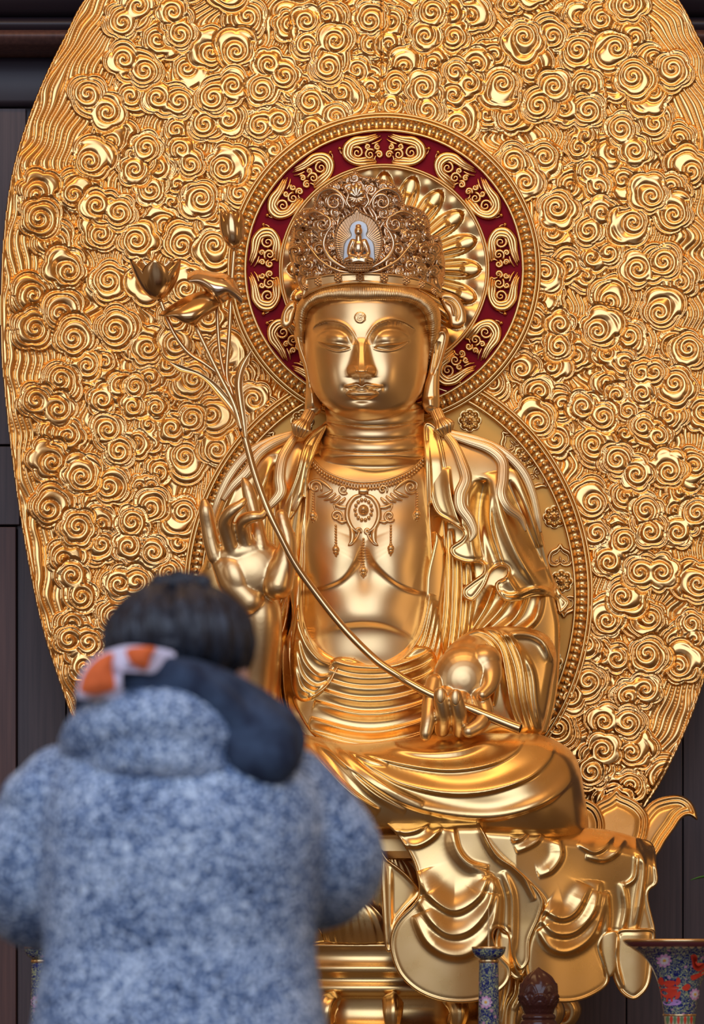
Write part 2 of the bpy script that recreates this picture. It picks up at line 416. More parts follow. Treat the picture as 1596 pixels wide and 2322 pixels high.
# stamps
dmat = np.hypot(SP[:, None, 0]-SP[None, :, 0], SP[:, None, 1]-SP[None, :, 1]); np.fill_diagonal(dmat, 1e9)
srt = np.sort(dmat, 1); rad = np.clip(0.50*srt[:, 0]+0.28*srt[:, 1], 18, 46)
used_ = np.zeros(len(SP), bool); groups_ = []
for i in rs.permutation(len(SP)):
    if used_[i]: continue
    g = [i]; used_[i] = True
    if rs.rand() < 0.62:
        for j in np.argsort(dmat[i]):
            if dmat[i, j] > 62 or len(g) > (2 if rs.rand() < .8 else 1): break
            if not used_[j]: g.append(int(j)); used_[j] = True
            if len(g) >= 2 and rs.rand() < .7: break
    groups_.append(g)
gsz = np.array([np.mean(rad[g])+9*(len(g)-1) for g in groups_])
for gi in np.argsort(gsz+rs.rand(len(gsz))*16):
    g = groups_[gi]; C_ = SP[g]; cx, cy = C_.mean(0); ext = np.hypot(*(C_-[cx, cy]).T).max()
    R = np.mean(rad[g])*(1.20 if len(g) == 1 else 1.06)
    B_2 = ext+R*1.6
    ix0, ix1 = np.searchsorted(gx, [cx-B_2, cx+B_2]); iy0, iy1 = np.searchsorted(gy, [cy-B_2, cy+B_2])
    if ix1 <= ix0 or iy1 <= iy0: continue
    xs = X[iy0:iy1, ix0:ix1]; ys = Y[iy0:iy1, ix0:ix1]
    thc = np.arctan2(ys-cy, xs-cx)
    rr_i = [np.hypot(xs-c[0], ys-c[1]) for c in C_]
    kk = 9.0
    f = -kk*np.log(sum(np.exp(-r/kk) for r in rr_i))
    if len(g) == 1:
        ox, oy = rs.uniform(-.28, .28, 2)*R
        f = np.where(True, f*(1-sstep((f/R-0.35)/0.5))+np.hypot(xs-cx-ox, ys-cy-oy)*sstep((f/R-0.35)/0.5), 0)
    n_l = int(rs.choice([4, 5, 6]))+2*(len(g)-1); ph = rs.rand()*6.28
    lobe = 0.86+0.20*np.abs(np.sin(n_l*thc/2+ph+0.5*np.sin(thc+ph)))**0.9
    pitch = float(np.clip(R/2.6, 10.5, 15.5))
    bl = sstep((f/R-0.42)/0.4)
    fl = f*(1-bl)+(f/lobe)*bl
    rho = fl/R
    near_i = np.argmin(np.stack(rr_i), 0); s = fl/pitch
    base_ch = 1 if rs.rand() < .5 else -1
    if abs(cx-MC) < 260: base_ch = 1 if cx < MC else -1
    order_x = np.argsort(np.argsort(C_[:, 0]))
    for q_i, c in enumerate(C_):
        ch = base_ch*(1 if order_x[q_i] % 2 == 0 else -1); off = rs.rand()*2*PI
        th = (np.arctan2(ys-c[1], xs-c[0])+off) % (2*PI)
        w_ = 1-sstep((rr_i[q_i]/R-0.55)/0.25) if len(g) > 1 else 1-sstep((rr_i[q_i]/R-0.72)/0.2)
        s = np.where(near_i == q_i, s-ch*th/(2*PI)*w_, s)
    s2 = (R-fl)/pitch+0.5
    wo = sstep((rho-0.78)/0.05)
    hb = band(s, 4.6)*(1-wo)+band(s2, 4.8)*wo
    h = hb+5+5.5*(1-np.clip(rho, 0, 1)**2)+rs.uniform(-1, 3.5)
    for r in rr_i: h = h+3*np.exp(-(r/5.0)**2)
    tail = sstep((1.0-rho)/0.05)
    sub_ = H[iy0:iy1, ix0:ix1]
    H[iy0:iy1, ix0:ix1] = np.where(rho < 1.0, sub_*(1-tail)+h*tail, sub_)
rimw = np.exp(-((sd-3.5)/3.0)**2)*7
H = H*sstep((sd-4)/8)+rimw
H -= 7*np.exp(-((X-866)/1.6)**2)*(Y < 420)
# the plate is slightly dished: the rim curves forward
def plate_q(x, y):
    rx = (x-MC)/865.0; ry = (y-760)/1500.0
    return -150+88*np.clip(rx*rx, 0, 1.3)**2.2+20*np.clip(ry, -1, 1)**2
PQ = plate_q(X, Y)
band_ = (~ins) & (sd < ST*5)
bi = np.nonzero(band_); nx_, ny_, dn_ = near(X[bi], Y[bi], outl)
X[bi] = np.where(dn_ < ST*1.5, nx_, X[bi]); Y[bi] = np.where(dn_ < ST*1.5, ny_, Y[bi])
okb = np.zeros(ins.shape, bool); okb[bi] = dn_ < ST*1.5
H[okb] = 0.0
inb = ins.copy(); ins = ins | okb
hh = ((X-871)**2+(Y-610)**2 < 325**2) | (((X-880)/425)**2+((Y-1349)/487)**2 < 1)
kc = ins[:-1, :-1] & ins[1:, 1:] & ins[1:, :-1] & ins[:-1, 1:] & ~hh[:-1, :-1] & (inb[:-1, :-1] | inb[1:, 1:] | inb[1:, :-1] | inb[:-1, 1:])
gridmesh('cloud_relief', X, Y, PQ+H, kc, M_CLOUD, mand, qback=lambda x, y: plate_q(x, y)-30)
del X, Y, H, PQ, psi, n1, n2, n3

# ------------------------------------------------------------------ rings of the two haloes
def ring(name, cx, cy, a, b, prof, q0, m, parent, n=220, a0=0, a1=2*PI, ripple=None):
    """profile (radial offset, q) swept round an ellipse"""
    th = np.linspace(a0, a1, n+1); k = len(prof); V = []
    for t in th:
        for (dr, qq) in prof:
            V.append((cx+(a+dr)*math.cos(t), cy+(b+dr)*math.sin(t), q0+qq))
    V = np.array(V); x, y, z = P(V[:, 0], V[:, 1], V[:, 2])
    i = np.arange(n)[:, None]*k; j = np.arange(k-1)[None, :]
    Fq = np.stack([i+j, i+k+j, i+k+j+1, i+j+1], -1).reshape(-1, 4)
    return make_mesh(name, np.stack([x, y, z], 1), Fq, m, parent)
def arcprof(r0, r1, h, q=0, n=8):
    return [(r0+(r1-r0)*(0.5-0.5*math.cos(PI*k/n)), q+h*math.sin(PI*k/n)) for k in range(n+1)]
def beads(cx, cy, a, b, q, r, count, bag, ok=lambda x, y: True):
    # equal arc steps
    t = np.linspace(0, 2*PI, 2000); x = cx+a*np.cos(t); y = cy+b*np.sin(t)
    L = np.concatenate([[0], np.cumsum(np.hypot(np.diff(x), np.diff(y)))])
    for k in range(count):
        s = L[-1]*k/count; tt = np.interp(s, L, t); bx, by = cx+a*math.cos(tt), cy+b*math.sin(tt)
        if ok(bx, by): bag.ball(bx, by, q, r, r*0.9, 10, 8)
def halo_border(name, cx, cy, a, b, q, count, ok=lambda x, y: True):
    pr = [(-19, -40)]+arcprof(-19, -11, 5, 0)+[(-10, -2), (10, -2)]+arcprof(11, 19, 6, 0)+[(20, -3)]+arcprof(20, 26, 4, -3)+[(26, -50)]
    bo = ring(name, cx, cy, a, b, pr, q, M_GOLD, mand)
    bg = Bag(); beads(cx, cy, a, b, q+1, 7.2, count, bg, ok)
    bd = bg.build('beads', M_GOLD); tag(bd, kind='stuff')
    bd.parent = bo; 
    from mathutils import Matrix
    bd.matrix_parent_inverse = Matrix.Translation(Vector(mand.location)).inverted() @ Matrix()
    bd.matrix_parent_inverse = bo.matrix_parent_inverse.copy() if False else Matrix()
    bd.parent = bo
    bo_w = Matrix.Translation(Vector((0, 0, 0)))
    return bo
HQ = -112; BQ = -122
halo_border('head_halo_border', 871, 610, 330, 330, HQ, 118)
halo_border('body_halo_border', 880, 1349, 439, 501, BQ, 160, lambda x, y: (x-871)**2+(y-610)**2 > 350**2)
# red band, inner rim, petal dish
ring('red_band', 871, 610, 0, 0, [(236, -6), (312, -6)], HQ, M_RED, mand)
ring('inner_rim', 871, 610, 0, 0, [(229, -30)]+arcprof(229, 234, 4, -2)+arcprof(234, 240, 6, -2)+[(240, -8)], HQ, M_GOLD, mand)
# dish of radiating lotus petals
NP = 20
gt = np.linspace(0, 2*PI, 20*36+1); gr = np.linspace(1, 230, 84)
TT, RR = np.meshgrid(gt, gr)
pz = (TT/(2*PI)*NP+0.5) % 1.0 - 0.5
rn = RR/230
wid = np.clip(1.0-(np.clip(rn-0.62, 0, 1)/0.33)**2, 0, 1)**0.5*0.46
prof = np.clip(1-(np.abs(pz)/np.maximum(wid, 1e-3))**2, 0, 1)**0.5
core = np.clip(1-(np.abs(pz)/0.18)**2, 0, 1)**0.5*sstep((0.80-rn)/0.06)*sstep((rn-0.3)/0.2)
back = 0.5+0.5*np.cos(2*PI*(pz+0.5))
Hh = -34+16*prof*sstep((0.97-rn)/0.05)+9*core+7*back*sstep((rn-0.8)/0.15)-8*np.exp(-((np.abs(pz)-0.23)/0.05)**2)*sstep((0.85-rn)/.1)+20*(rn**4)*0.5
Xd = 871+RR*np.cos(TT); Yd = 610+RR*np.sin(TT)
gridmesh('petal_dish', Xd, Yd, HQ+Hh, np.ones((len(gr)-1, len(gt)-1), bool), M_GOLD, mand)
# body halo plain panel
th = np.linspace(0, 2*PI, 121); rr_ = np.linspace(0.02, 1, 8); TT, RR = np.meshgrid(th, rr_)
gridmesh('body_halo_panel', 880+RR*424*np.cos(TT), 1349+RR*486*np.sin(TT), np.full(TT.shape, BQ-14.0), np.ones((7, 120), bool), M_PLATE, mand)
ring('panel_fillet', 880, 1349, 0, 0, [(0, 0)], BQ, M_GOLD, mand) if False else None

# scroll cartouches on the red band
def cart_pts(th, pts):
    """local (u along the band, v outward, q) -> photo units"""
    out = []
    for p in pts:
        r = 274+p[1]; a = th+p[0]/274
        out.append((871+r*math.cos(a), 610+r*math.sin(a), p[2]))
    return out
def cartouche(th):
    bg = Bag()
    for s in (1, -1):
        T = lambda pts, rad, **k: bg.tube(cart_pts(th, [(s*u, v, q) for u, v, q in pts]), rad, **k)
        # the bold outer wing: band sweeping from the inner side round the end to a leafy tip
        for off, w in ((0, 5.6), (7, 5.4), (13, 4.4)):
            T([(18+off*.3, -31+off*.6, 0), (48, -32+off, 2), (76-off*.7, -24+off*.5, 3), (91-off, -4, 4), (84-off, 18-off*.4, 4), (62, 29-off, 4), (38, 27-off*.7, 4), (14-off*.4, 33-off*.5, 3)],
              [1.2, w, w, w+.8, w+1.2, w+.6, w, 0.8], seg=7, n=4, flat=.9)
        T([(6, 29, 0), (20, 22, 3), (36, 17, 4), (52, 20, 4)], [0.8, 3.2, 3.6, 2], seg=7, flat=.9)
        T([(4, 22, 0), (14, 15, 3), (28, 11, 4)], [0.8, 2.6, 2], seg=7, flat=.9)
        for (u, v, r, a0, ch) in ((62, -3, 15, 0.3, 1), (34, -12, 13, 2.6, -1), (12, -14, 9, 0.2, 1), (36, 6, 7, 4, 1), (15, 3, 7, 2, -1)):
            sp = spiral(u, v, r, 1.6, a0, ch, 3)
            T(sp, [3.0, 3.6, 3.3, 2.6, 2.2, 3.2], seg=7, n=1, flat=1.0)
        T([(20, -31, 0), (24, -24, 2), (20, -16, 3)], [2, 3, 1.5], seg=6)
        T([(92, -4, 0), (98, 8, 1), (97, 16, 1)], [3, 1.6, 1.2], seg=6)
        p = cart_pts(th, [(s*97, 18, 1)])[0]; bg.ball(p[0], p[1], HQ-2, 4.6)
        V = bg
    for arr in bg.V: pass
    o = None
    for a in range(len(bg.V)):
        bg.V[a][:, 2] = np.where(bg.V[a][:, 2] < -50, bg.V[a][:, 2], bg.V[a][:, 2]+HQ-4)
    return bg.build('scroll_cartouche', M_CLOUD, mand)
for k in range(8):
    cartouche(-PI/2+k*PI/4)

# rosettes and ruyi heads on the plain panel
def rosette(x, y, r, q, parent, m=M_GOLD, np_=8):
    n = 64; V = []; Fc = []
    rads = np.linspace(0, 1, 15)
    bg = Bag(); V = []
    for i, rn in enumerate(rads):
        for j in range(n):
            a = 2*PI*j/n; pet = abs(math.cos(a*np_/2))
            edge = 0.84+0.16*pet**0.6
            rr = rn*r*edge
            h = 0.06
            if rn < 0.3: h = 0.42*math.sqrt(max(0, 1-(rn/0.3)**2))+0.12
            elif rn < 0.42: h = 0.22*math.sin(PI*(rn-0.3)/0.12)+.06
            elif rn < 0.93: h = 0.30*math.sin(PI*(rn-0.42)/0.51)*pet**0.7+0.06
            else: h = 0.16
            V.append((x+rr*math.cos(a), y+rr*math.sin(a), q+h*r))
    for j in range(n):
        a = 2*PI*j/n; edge = 0.84+0.16*abs(math.cos(a*np_/2))**0.6
        V.append((x+r*edge*math.cos(a), y+r*edge*math.sin(a), q-3))
    for i in range(len(rads)):
        for j in range(n):
            Fc.append((i*n+j, i*n+(j+1) % n, (i+1)*n+(j+1) % n, (i+1)*n+j))
    bg.add(V, Fc)
    return bg.build('rosette', m, parent)
PQp = BQ-13
for (x, y) in ((1065, 953), (1257, 1172), (1190, 1037), (1273, 1318), (685, 955), (503, 1172), (570, 1037), (487, 1318), (1250, 1500), (510, 1500)):
    rosette(x, y, 27, PQp, mand)
def ruyi(x, y, rot):
    bg = Bag(); c, s = math.cos(rot), math.sin(rot)
    def T(pts, rad, **k): bg.tube([(x+u*c-v*s, y+u*s+v*c, PQp+qq) for u, v, qq in pts], rad, seg=7, **k)
    for m_ in (1, -1):
        T([(0, -34, 3), (m_*6, -24, 3), (m_*20, -16, 3), (m_*26, -2, 3), (m_*22, 12, 3), (m_*8, 14, 3), (0, 8, 3)], [3.5, 4.5, 4.5, 4.2, 3.6, 3, 2])
        T([(0, -23, 1), (m_*8, -14, 1), (m_*17, -9, 1), (m_*19, 2, 1), (m_*14, 8, 1)], [2, 2.2, 2, 1.6, 1.4])
        T([(m_*p[0]+m_*8, p[1]+4, 2) for p in [(q_[0], q_[1]) for q_ in spiral(0, 0, 6, 1.3, 0, 1)]], 1.7, n=1)
    T([(0, 6, 2), (0, -2, 2), (0, -9, 2)], [2, 3, 1])
    return bg.build('ruyi_ornament', M_GOLD, mand)
for (x, y, r) in ((1162, 1004, -0.75), (1216, 1080, 2.35), (1270, 1268, 0.0), (1280, 1366, 3.2), (598, 1004, 0.75), (544, 1080, -2.35), (490, 1268, 0), (480, 1366, 3.1)):
    ruyi(x, y, r)
# ------------------------------------------------------------------ the seated statue
stat = empty('buddhist_statue', P(900, 2000, 150), 'large golden seated statue with a tall openwork crown and flowing robes', 'statue')
def blob(name, chains, m, parent, vox=2.2, smooth=6, ell=(), sf=0.6):
    """continuous body part grown from tapered chains (px,py,q,r)"""
    bg = Bag()
    for ch in chains:
        c = np.array(ch, float); k = max(2, int(6))
        pts = cr(c, 5)
        bg.tube(pts[:, :3], list(pts[:, 3]), seg=40, n=1)
        for j in (pts[0], pts[-1]): bg.ball(*j[:3], j[3], nu=32, nv=20)
    for (x, y, q, rx, ry, rq, rot) in ell:
        b2 = Bag(); b2.ball(0, 0, 0, 1, nu=24, nv=16); V = b2.V[0]*np.array([rx, ry, rq])
        c_, s_ = math.cos(rot), math.sin(rot)
        V = np.stack([x+V[:, 0]*c_-V[:, 1]*s_, y+V[:, 0]*s_+V[:, 1]*c_, q+V[:, 2]], 1)
        bg.add(V, b2.F)
    o = bg.build(name, m, parent)
    r = o.modifiers.new('r', 'REMESH'); r.mode = 'VOXEL'; r.voxel_size = vox*U; r.use_smooth_shade = True
    s = o.modifiers.new('s', 'SMOOTH'); s.factor = sf; s.iterations = smooth
    return o
def dome(u, p=2.0, e=0.5): return np.clip(1-np.abs(u)**p, 0, 1)**e

# ---- face
def face_q(X, Y, sd=None):
    u = (X-832)/152.0; v = (Y-775)/200.0
    H = 35+150*dome(u, 2.3, 0.55)*(0.55+0.45*dome(v, 2.6, 0.6))
    # cheeks, jaw
    H += bump(X, Y, 757, 846, 34, 46, 9)+bump(X, Y, 886, 846, 36, 46, 9)
    H += bump(X, Y, 820, 888, 56, 34, 10)
    H += bump(X, Y, 821, 926, 27, 15, 9)
    # eye sockets sink under the brows
    for br, ec, sgn in (([(809, 778), (799, 756), (783, 739), (761, 730), (737, 729), (719, 737), (708, 749)], (757, 766), -1),
                   ([(829, 778), (837, 757), (852, 738), (873, 728), (896, 726), (919, 733), (942, 748)], (884, 766), 1)):
        c = cr(br, 6); d, t, s = pdist(X, Y, c); 
        below = (s*sgn) > 0
        e = np.clip(t*3, 0, 1)**.5*np.clip((1-t)*3, 0, 1)**0.8
        H += np.where(below, -9*np.exp(-(d/15)**2), 2.2*np.exp(-(d/8)**2))*e
        H += 1.6*np.exp(-((d-3.0)/1.6)**2)*e*(~below)
        H += bump(X, Y, ec[0], ec[1]+1, 31, 18, 16, 0, 2.6)
    # lid crease above the eye
    H = rg(X, Y, H, [(797, 786), (789, 763), (773, 750), (752, 747), (730, 753), (716, 764)], 2.2, 4, 2.0)
    H = rg(X, Y, H, [(846, 786), (852, 763), (868, 749), (890, 746), (912, 752), (928, 764)], 4, 2.2, 2.0)
    # lids: upper edge, opening, lower edge
    for up, lo in (([(717, 774), (738, 777), (762, 780), (782, 783), (797, 789)], [(719, 776), (740, 789), (762, 796), (782, 794), (797, 789)]),
                   ([(845, 789), (858, 782), (882, 779), (905, 777), (930, 772)], [(845, 789), (862, 794), (885, 795), (908, 788), (930, 774)])):
        poly = np.concatenate([cr(up, 6), cr(lo, 6)[::-1]])
        i_ = inside(X, Y, poly); nx, ny, d = near(X, Y, poly)
        H -= np.where(i_, 3.8*sstep(d/2.6), 0)
        H = rg(X, Y, H, up, 2.2, 2.2, 3.0); H = rg(X, Y, H, lo, 2.0, 2.6, 2.6)
    for c_ in (764, 883): H += bump(X, Y, c_, 787, 10, 4, 2.5)
    # nose
    yb = np.clip((Y-765)/76.0, 0, 1)
    ht = 3+38*yb**1.1
    wd = 9.5+8.5*yb**2
    fall = np.where(Y > 840, np.clip(1-((Y-840)/15.0)**2, 0, 1)**0.5, 1.0)*sstep((Y-742)/45)
    xx = np.abs(X-819.5)/wd
    H += ht*fall*np.exp(-np.clip(xx-0.35, 0, 9)**2*1.3)
    for xw in (800, 839): H += 17*dome(np.hypot((X-xw)/12.5, (Y-840)/13.0), 2, 0.6)
    H += bump(X, Y, 819.5, 841, 13, 10, 5)
    for xw in (806, 833): H -= bump(X, Y, xw, 853, 6, 3, 7)
    # philtrum and lips
    H -= bump(X, Y, 820, 863, 4, 8, 3.5)
    H = rg(X, Y, H, [(781, 876), (798, 873), (810, 871), (820, 876), (830, 871), (843, 873), (869, 876)], 1.8, 6, 6.5)
    H = rg(X, Y, H, [(782, 879), (803, 885), (820, 887), (838, 885), (868, 879)], 2.0, 2.0, -6.0)
    H += 9*dome(np.hypot((X-821.5)/37.0, (Y-893)/10.5), 2, .6)
    H = rg(X, Y, H, [(792, 891), (802, 899), (820, 903), (840, 900), (853, 891)], 4.0, 2.0, 2.0)
    H -= bump(X, Y, 820.5, 908, 22, 5, 4.5)
    for xw in (778, 871): H -= bump(X, Y, xw, 879, 6, 7, 2.5)
    # curl of hair between the brows
    a = np.arctan2(Y-721, X-816.5); r = np.hypot(X-816.5, Y-721)
    f = (r/4.2-a/(2*PI)) % 1.0
    H += np.where(r < 12.5, 2.0+1.5*np.cos(2*PI*f), 0)*sstep((12.8-r)/1.5)
    return H
facep = cr([(700, 696), (691, 718), (690, 750), (692, 795), (697, 838), (707, 878), (727, 910), (757, 936), (795, 951), (830, 955), (880, 948), (927, 928), (951, 895), (965, 857), (972, 815), (977, 765), (972, 714), (944, 678), (880, 667), (820, 664), (742, 672)], 6, True)
relief('face', facep, face_q, M_SKIN, stat, step=1.6, qback=0, edge=24, eh=30)
# back of the head
blob('head', [[(835, 690, 40, 120), (835, 800, 20, 118)]], M_SKIN, stat, vox=6, smooth=2)

# ---- hair
oc = cr([(680, 815), (669, 750), (673, 694), (703, 660), (745, 644), (816, 637), (903, 644), (956, 660), (990, 688), (1000, 728), (990, 782), (972, 846)], 60)
ic = cr([(691, 818), (692, 770), (695, 716), (714, 692), (756, 684), (816, 687), (895, 684), (938, 692), (961, 713), (969, 745), (969, 790), (965, 838)], 60)
nt = len(oc); ns = 26
sv = np.linspace(-0.25, 1.0, ns)
tv = np.linspace(0, 1, nt)
TT, SS = np.meshgrid(tv, sv)
TS = np.clip(TT+(TT-0.46)*0.05*np.clip(SS, 0, 1)**2*-1, 0, 1)
ox_ = np.interp(TT, tv, oc[:, 0]); oy_ = np.interp(TT, tv, oc[:, 1]); ix_ = np.interp(TS, tv, ic[:, 0]); iy_ = np.interp(TS, tv, ic[:, 1])
sc_ = np.clip(SS, 0, 1)
HX = ox_*(1-sc_)+ix_*sc_; HYy = oy_*(1-sc_)+iy_*sc_
arch = np.sin(PI*np.clip(TT, 0, 1))**0.8
qb = -12+166*arch
bul = (9+19*arch)*np.sqrt(np.clip(1-(2*np.clip(SS, 0, 1)-0.9)**2, 0, 1))
nst = 190
gr_ = np.abs(np.cos(PI*TT*nst))**0.7*2.4*np.clip(1.1-np.abs(SS-0.5)*0.8, 0, 1)
clump = 1.6*np.cos(2*PI*TT*19)*np.clip(SS, 0, 1)
HQ_ = qb+bul+gr_+clump - np.where(SS < 0, (-SS)*160, 0) + 10*np.clip(SS, 0, 1)
gridmesh('hair', HX, HYy, HQ_, np.ones((ns-1, nt-1), bool), M_SKIN, stat, qback=-20)
def hairband(name, poly, curves, q, m=M_SKIN, step=1.8, edge=10, qb=-20, dome_h=0):
    def f(X, Y, sd):
        H = np.full(X.shape, float(q))+dome_h*np.clip(sd/40, 0, 1)**.5
        for c in curves: H = rg(X, Y, H, c[0], c[1], c[2], c[3])
        return H
    return relief(name, cr(poly, 6, True), f, m, stat, step=step, qback=qb, edge=edge)
hairband('hair_loop', [(994, 668), (1022, 664), (1043, 680), (1055, 705), (1056, 730), (1040, 742), (1022, 738), (1016, 716), (1006, 700)],
         [([(1004, 676), (1028, 684), (1040, 706), (1036, 728)], 3, 3, -6), ([(1010, 684), (1024, 694), (1029, 716)], 2, 2, 5)], 60)
hairband('hair_loop', [(672, 684), (654, 686), (641, 706), (636, 732), (646, 745), (660, 738), (668, 716)],
         [([(664, 696), (652, 710), (650, 730)], 3, 3, -5)], 50)
# ---- ears
def ear(poly, rim, q):
    def f(X, Y, sd):
        H = np.full(X.shape, float(q))+6*np.clip(sd/14, 0, 1)
        for c in rim: H = rg(X, Y, H, c[0], c[1], c[2], c[3])
        return H
    relief('ear', cr(poly, 6, True), f, M_SKIN, stat, step=1.5, qback=-10, edge=9, eh=9)
ear([(984, 752), (996, 742), (1012, 744), (1018, 766), (1008, 804), (998, 844), (996, 885), (997, 922), (986, 938), (966, 934), (956, 910), (961, 873), (970, 844), (977, 804), (980, 778)],
    [([(984, 800), (988, 770), (1000, 752), (1010, 762), (1004, 795), (992, 840)], 3, 3, 6), ([(996, 775), (988, 812), (980, 850)], 4, 4, -7), ([(975, 900), (977, 925)], 9, 9, 6)], 62)
ear([(669, 742), (667, 765), (676, 795), (688, 831), (694, 870), (691, 923), (699, 941), (717, 942), (729, 928), (724, 905), (712, 873), (704, 850), (698, 800), (690, 770), (682, 750)],
    [([(672, 755), (680, 790), (694, 830), (702, 870)], 3, 3, 5), ([(708, 880), (709, 925)], 8, 8, 7)], 52)

# ---- neck and torso
def torso_q(X, Y, sd=None):
    u = (X-838)/190.0
    H = 10+105*dome(u, 2.4, 0.55)+10*sstep((Y-1080)/120)-0.006*np.clip(1112-Y, 0, 90)**2
    H += bump(X, Y, 748, 1245, 70, 78, 20, 0, 2.6)+bump(X, Y, 905, 1245, 70, 80, 20, 0, 2.6)
    H = rg(X, Y, H, [(680, 1338), (712, 1333), (769, 1312), (800, 1274), (820, 1226)], 50, 9, 9, 0.8)
    H = rg(X, Y, H, [(830, 1226), (854, 1276), (900, 1317), (945, 1336), (985, 1342)], 50, 9, 9, 0.8)
    H += bump(X, Y, 826, 1372, 105, 62, 22, 0, 2.4)
    H = rg(X, Y, H, [(700, 1452), (746, 1420), (809, 1407), (873, 1412), (936, 1440), (970, 1470)], 44, 12, 7, 0.8)
    H += bump(X, Y, 830, 1480, 110, 50, 12)
    H -= bump(X, Y, 826, 1270, 14, 60, 5)
    return H
def T1(x, y): return float(torso_q(np.array([[float(x)]]), np.array([[float(y)]]))[0, 0])
relief('torso', cr([(640, 1040), (740, 1030), (850, 1060), (960, 1030), (1030, 1040), (1020, 1300), (1000, 1470), (930, 1560), (820, 1590), (700, 1560), (650, 1440), (640, 1250)], 6, True),
       torso_q, M_SKIN, stat, step=2.4, qback=-100, edge=16)
def neck_q(X, Y, sd):
    u = (X-848)/(118+np.clip((Y-980)/100, 0, 1)*32)
    H = -10+122*dome(u, 2.1, 0.5)
    yp = Y+15*np.clip(u*u, 0, 1.2)*1.0-2
    cs = [934, 966, 996, 1026, 1060, 1100]
    for a, b, k in zip(cs[:-1], cs[1:], (9, 10, 9, 7, 1)):
        f = np.clip((yp-a)/(b-a), 0, 1)
        H += k*(np.clip(1-(2*f-1.0)**2, 0, 1))**0.55*((yp >= a) & (yp < b))
    H += 8*sstep((yp-960)/90)
    t = sstep((Y-1030)/34)
    H = H*(1-t)+(torso_q(X, Y)-4)*t
    return H
relief('neck', cr([(745, 915), (850, 905), (950, 915), (962, 960), (975, 1010), (972, 1060), (920, 1084), (840, 1096), (765, 1082), (722, 1050), (727, 1000), (740, 955)], 6, True),
       neck_q, M_SKIN, stat, step=1.8, qback=-60, edge=12, eh=8)

# ---- drapery pieces
def cloth(name, poly, base, folds, m=M_GOLD, step=2.2, qb=-80, edge=7, eh=None, hem=0, nn=6, closed=True, hemw=2.2, extra=None):
    def f(X, Y, sd):
        H = base(X, Y)+np.zeros(X.shape)
        for fd in folds:
            H = rg(X, Y, H, fd[0], fd[1], fd[2], fd[3], *(fd[4:] if len(fd) > 4 else ()))
        if extra: H = H+extra(X, Y)
        if hem: H = H+hem*np.exp(-((sd-hemw*1.6)/hemw)**2)-hem*0.6*np.exp(-((sd-hemw*4.2)/(hemw*1.5))**2)
        return H
    return relief(name, cr(poly, nn, True), f, m, stat, step=step, qback=qb, edge=edge, eh=eh)
def shift(c, dx, dy): return [(x+dx, y+dy) for x, y in c]
def lerpc(a, b, t): return [(p[0]*(1-t)+q[0]*t, p[1]*(1-t)+q[1]*t) for p, q in zip(a, b)]

# lower robe on the right of the picture: hangs from the arm behind the hand
def b1(X, Y): return 5+75*dome((X-1080)/230, 2.2, .5)+0.05*(Y-1300)
fl_ = [([(990, 1170), (993, 1280), (985, 1400), (955, 1500)], 4, 10, 16), ([(1006, 1170), (1010, 1290), (1003, 1420), (975, 1540)], 4, 9, 16),
       ([(1024, 1200), (1028, 1300), (1022, 1430), (1000, 1560)], 4, 9, 15), ([(1045, 1240), (1048, 1330), (1040, 1440), (1020, 1500)], 5, 9, 15),
       ([(1066, 1270), (1070, 1350), (1058, 1440), (1040, 1490)], 5, 9, 12),
       ([(1160, 1345), (1130, 1390), (1090, 1430), (1050, 1462)], 5, 12, 14), ([(1195, 1345), (1170, 1400), (1120, 1440), (1080, 1462)], 5, 12, 14),
       ([(1230, 1350), (1215, 1405), (1170, 1440), (1120, 1455)], 5, 12, 14), ([(1120, 1330), (1100, 1380), (1068, 1430), (1040, 1470)], 5, 10, 13)]
cloth('hanging_robe', [(960, 1120), (1050, 1160), (1150, 1230), (1235, 1300), (1262, 1380), (1270, 1440), (1264, 1560), (1245, 1645), (1222, 1668), (1100, 1680), (960, 1690), (880, 1640), (900, 1560), (950, 1500), (975, 1400), (978, 1270)], b1, fl_, edge=14)
# arm sleeve that frames the resting hand
def b2(X, Y): return 118+105*np.clip(1-((X-1120)/190)**2, 0, 1)**0.5*np.clip(1-((Y-1560)/210)**2, 0, 1)**.5+10
sl = [([(1012, 1500), (1035, 1466), (1070, 1450), (1105, 1460), (1122, 1500), (1126, 1550), (1118, 1600)], 3, 9, 16, .5),
      ([(1020, 1480), (1060, 1436), (1100, 1436), (1135, 1470), (1150, 1540), (1160, 1600), (1182, 1655)], 4, 10, 14),
      ([(1050, 1440), (1100, 1424), (1140, 1446), (1168, 1510), (1180, 1590), (1200, 1660)], 4, 10, 15),
      ([(1100, 1424), (1150, 1440), (1182, 1500), (1196, 1590), (1214, 1660)], 5, 9, 14),
      ([(1130, 1440), (1190, 1434), (1230, 1450), (1250, 1486), (1256, 1500)], 4, 12, 16),
      ([(1170, 1460), (1205, 1520), (1215, 1600), (1228, 1660)], 6, 9, 9)]
cloth('forearm_sleeve', [(985, 1545), (1000, 1500), (1030, 1455), (1075, 1428), (1130, 1420), (1200, 1424), (1245, 1445), (1262, 1490), (1252, 1560), (1238, 1630), (1222, 1668), (1170, 1675), (1130, 1668), (1080, 1690), (1020, 1680), (985, 1640)], b2, sl, edge=26, eh=30)
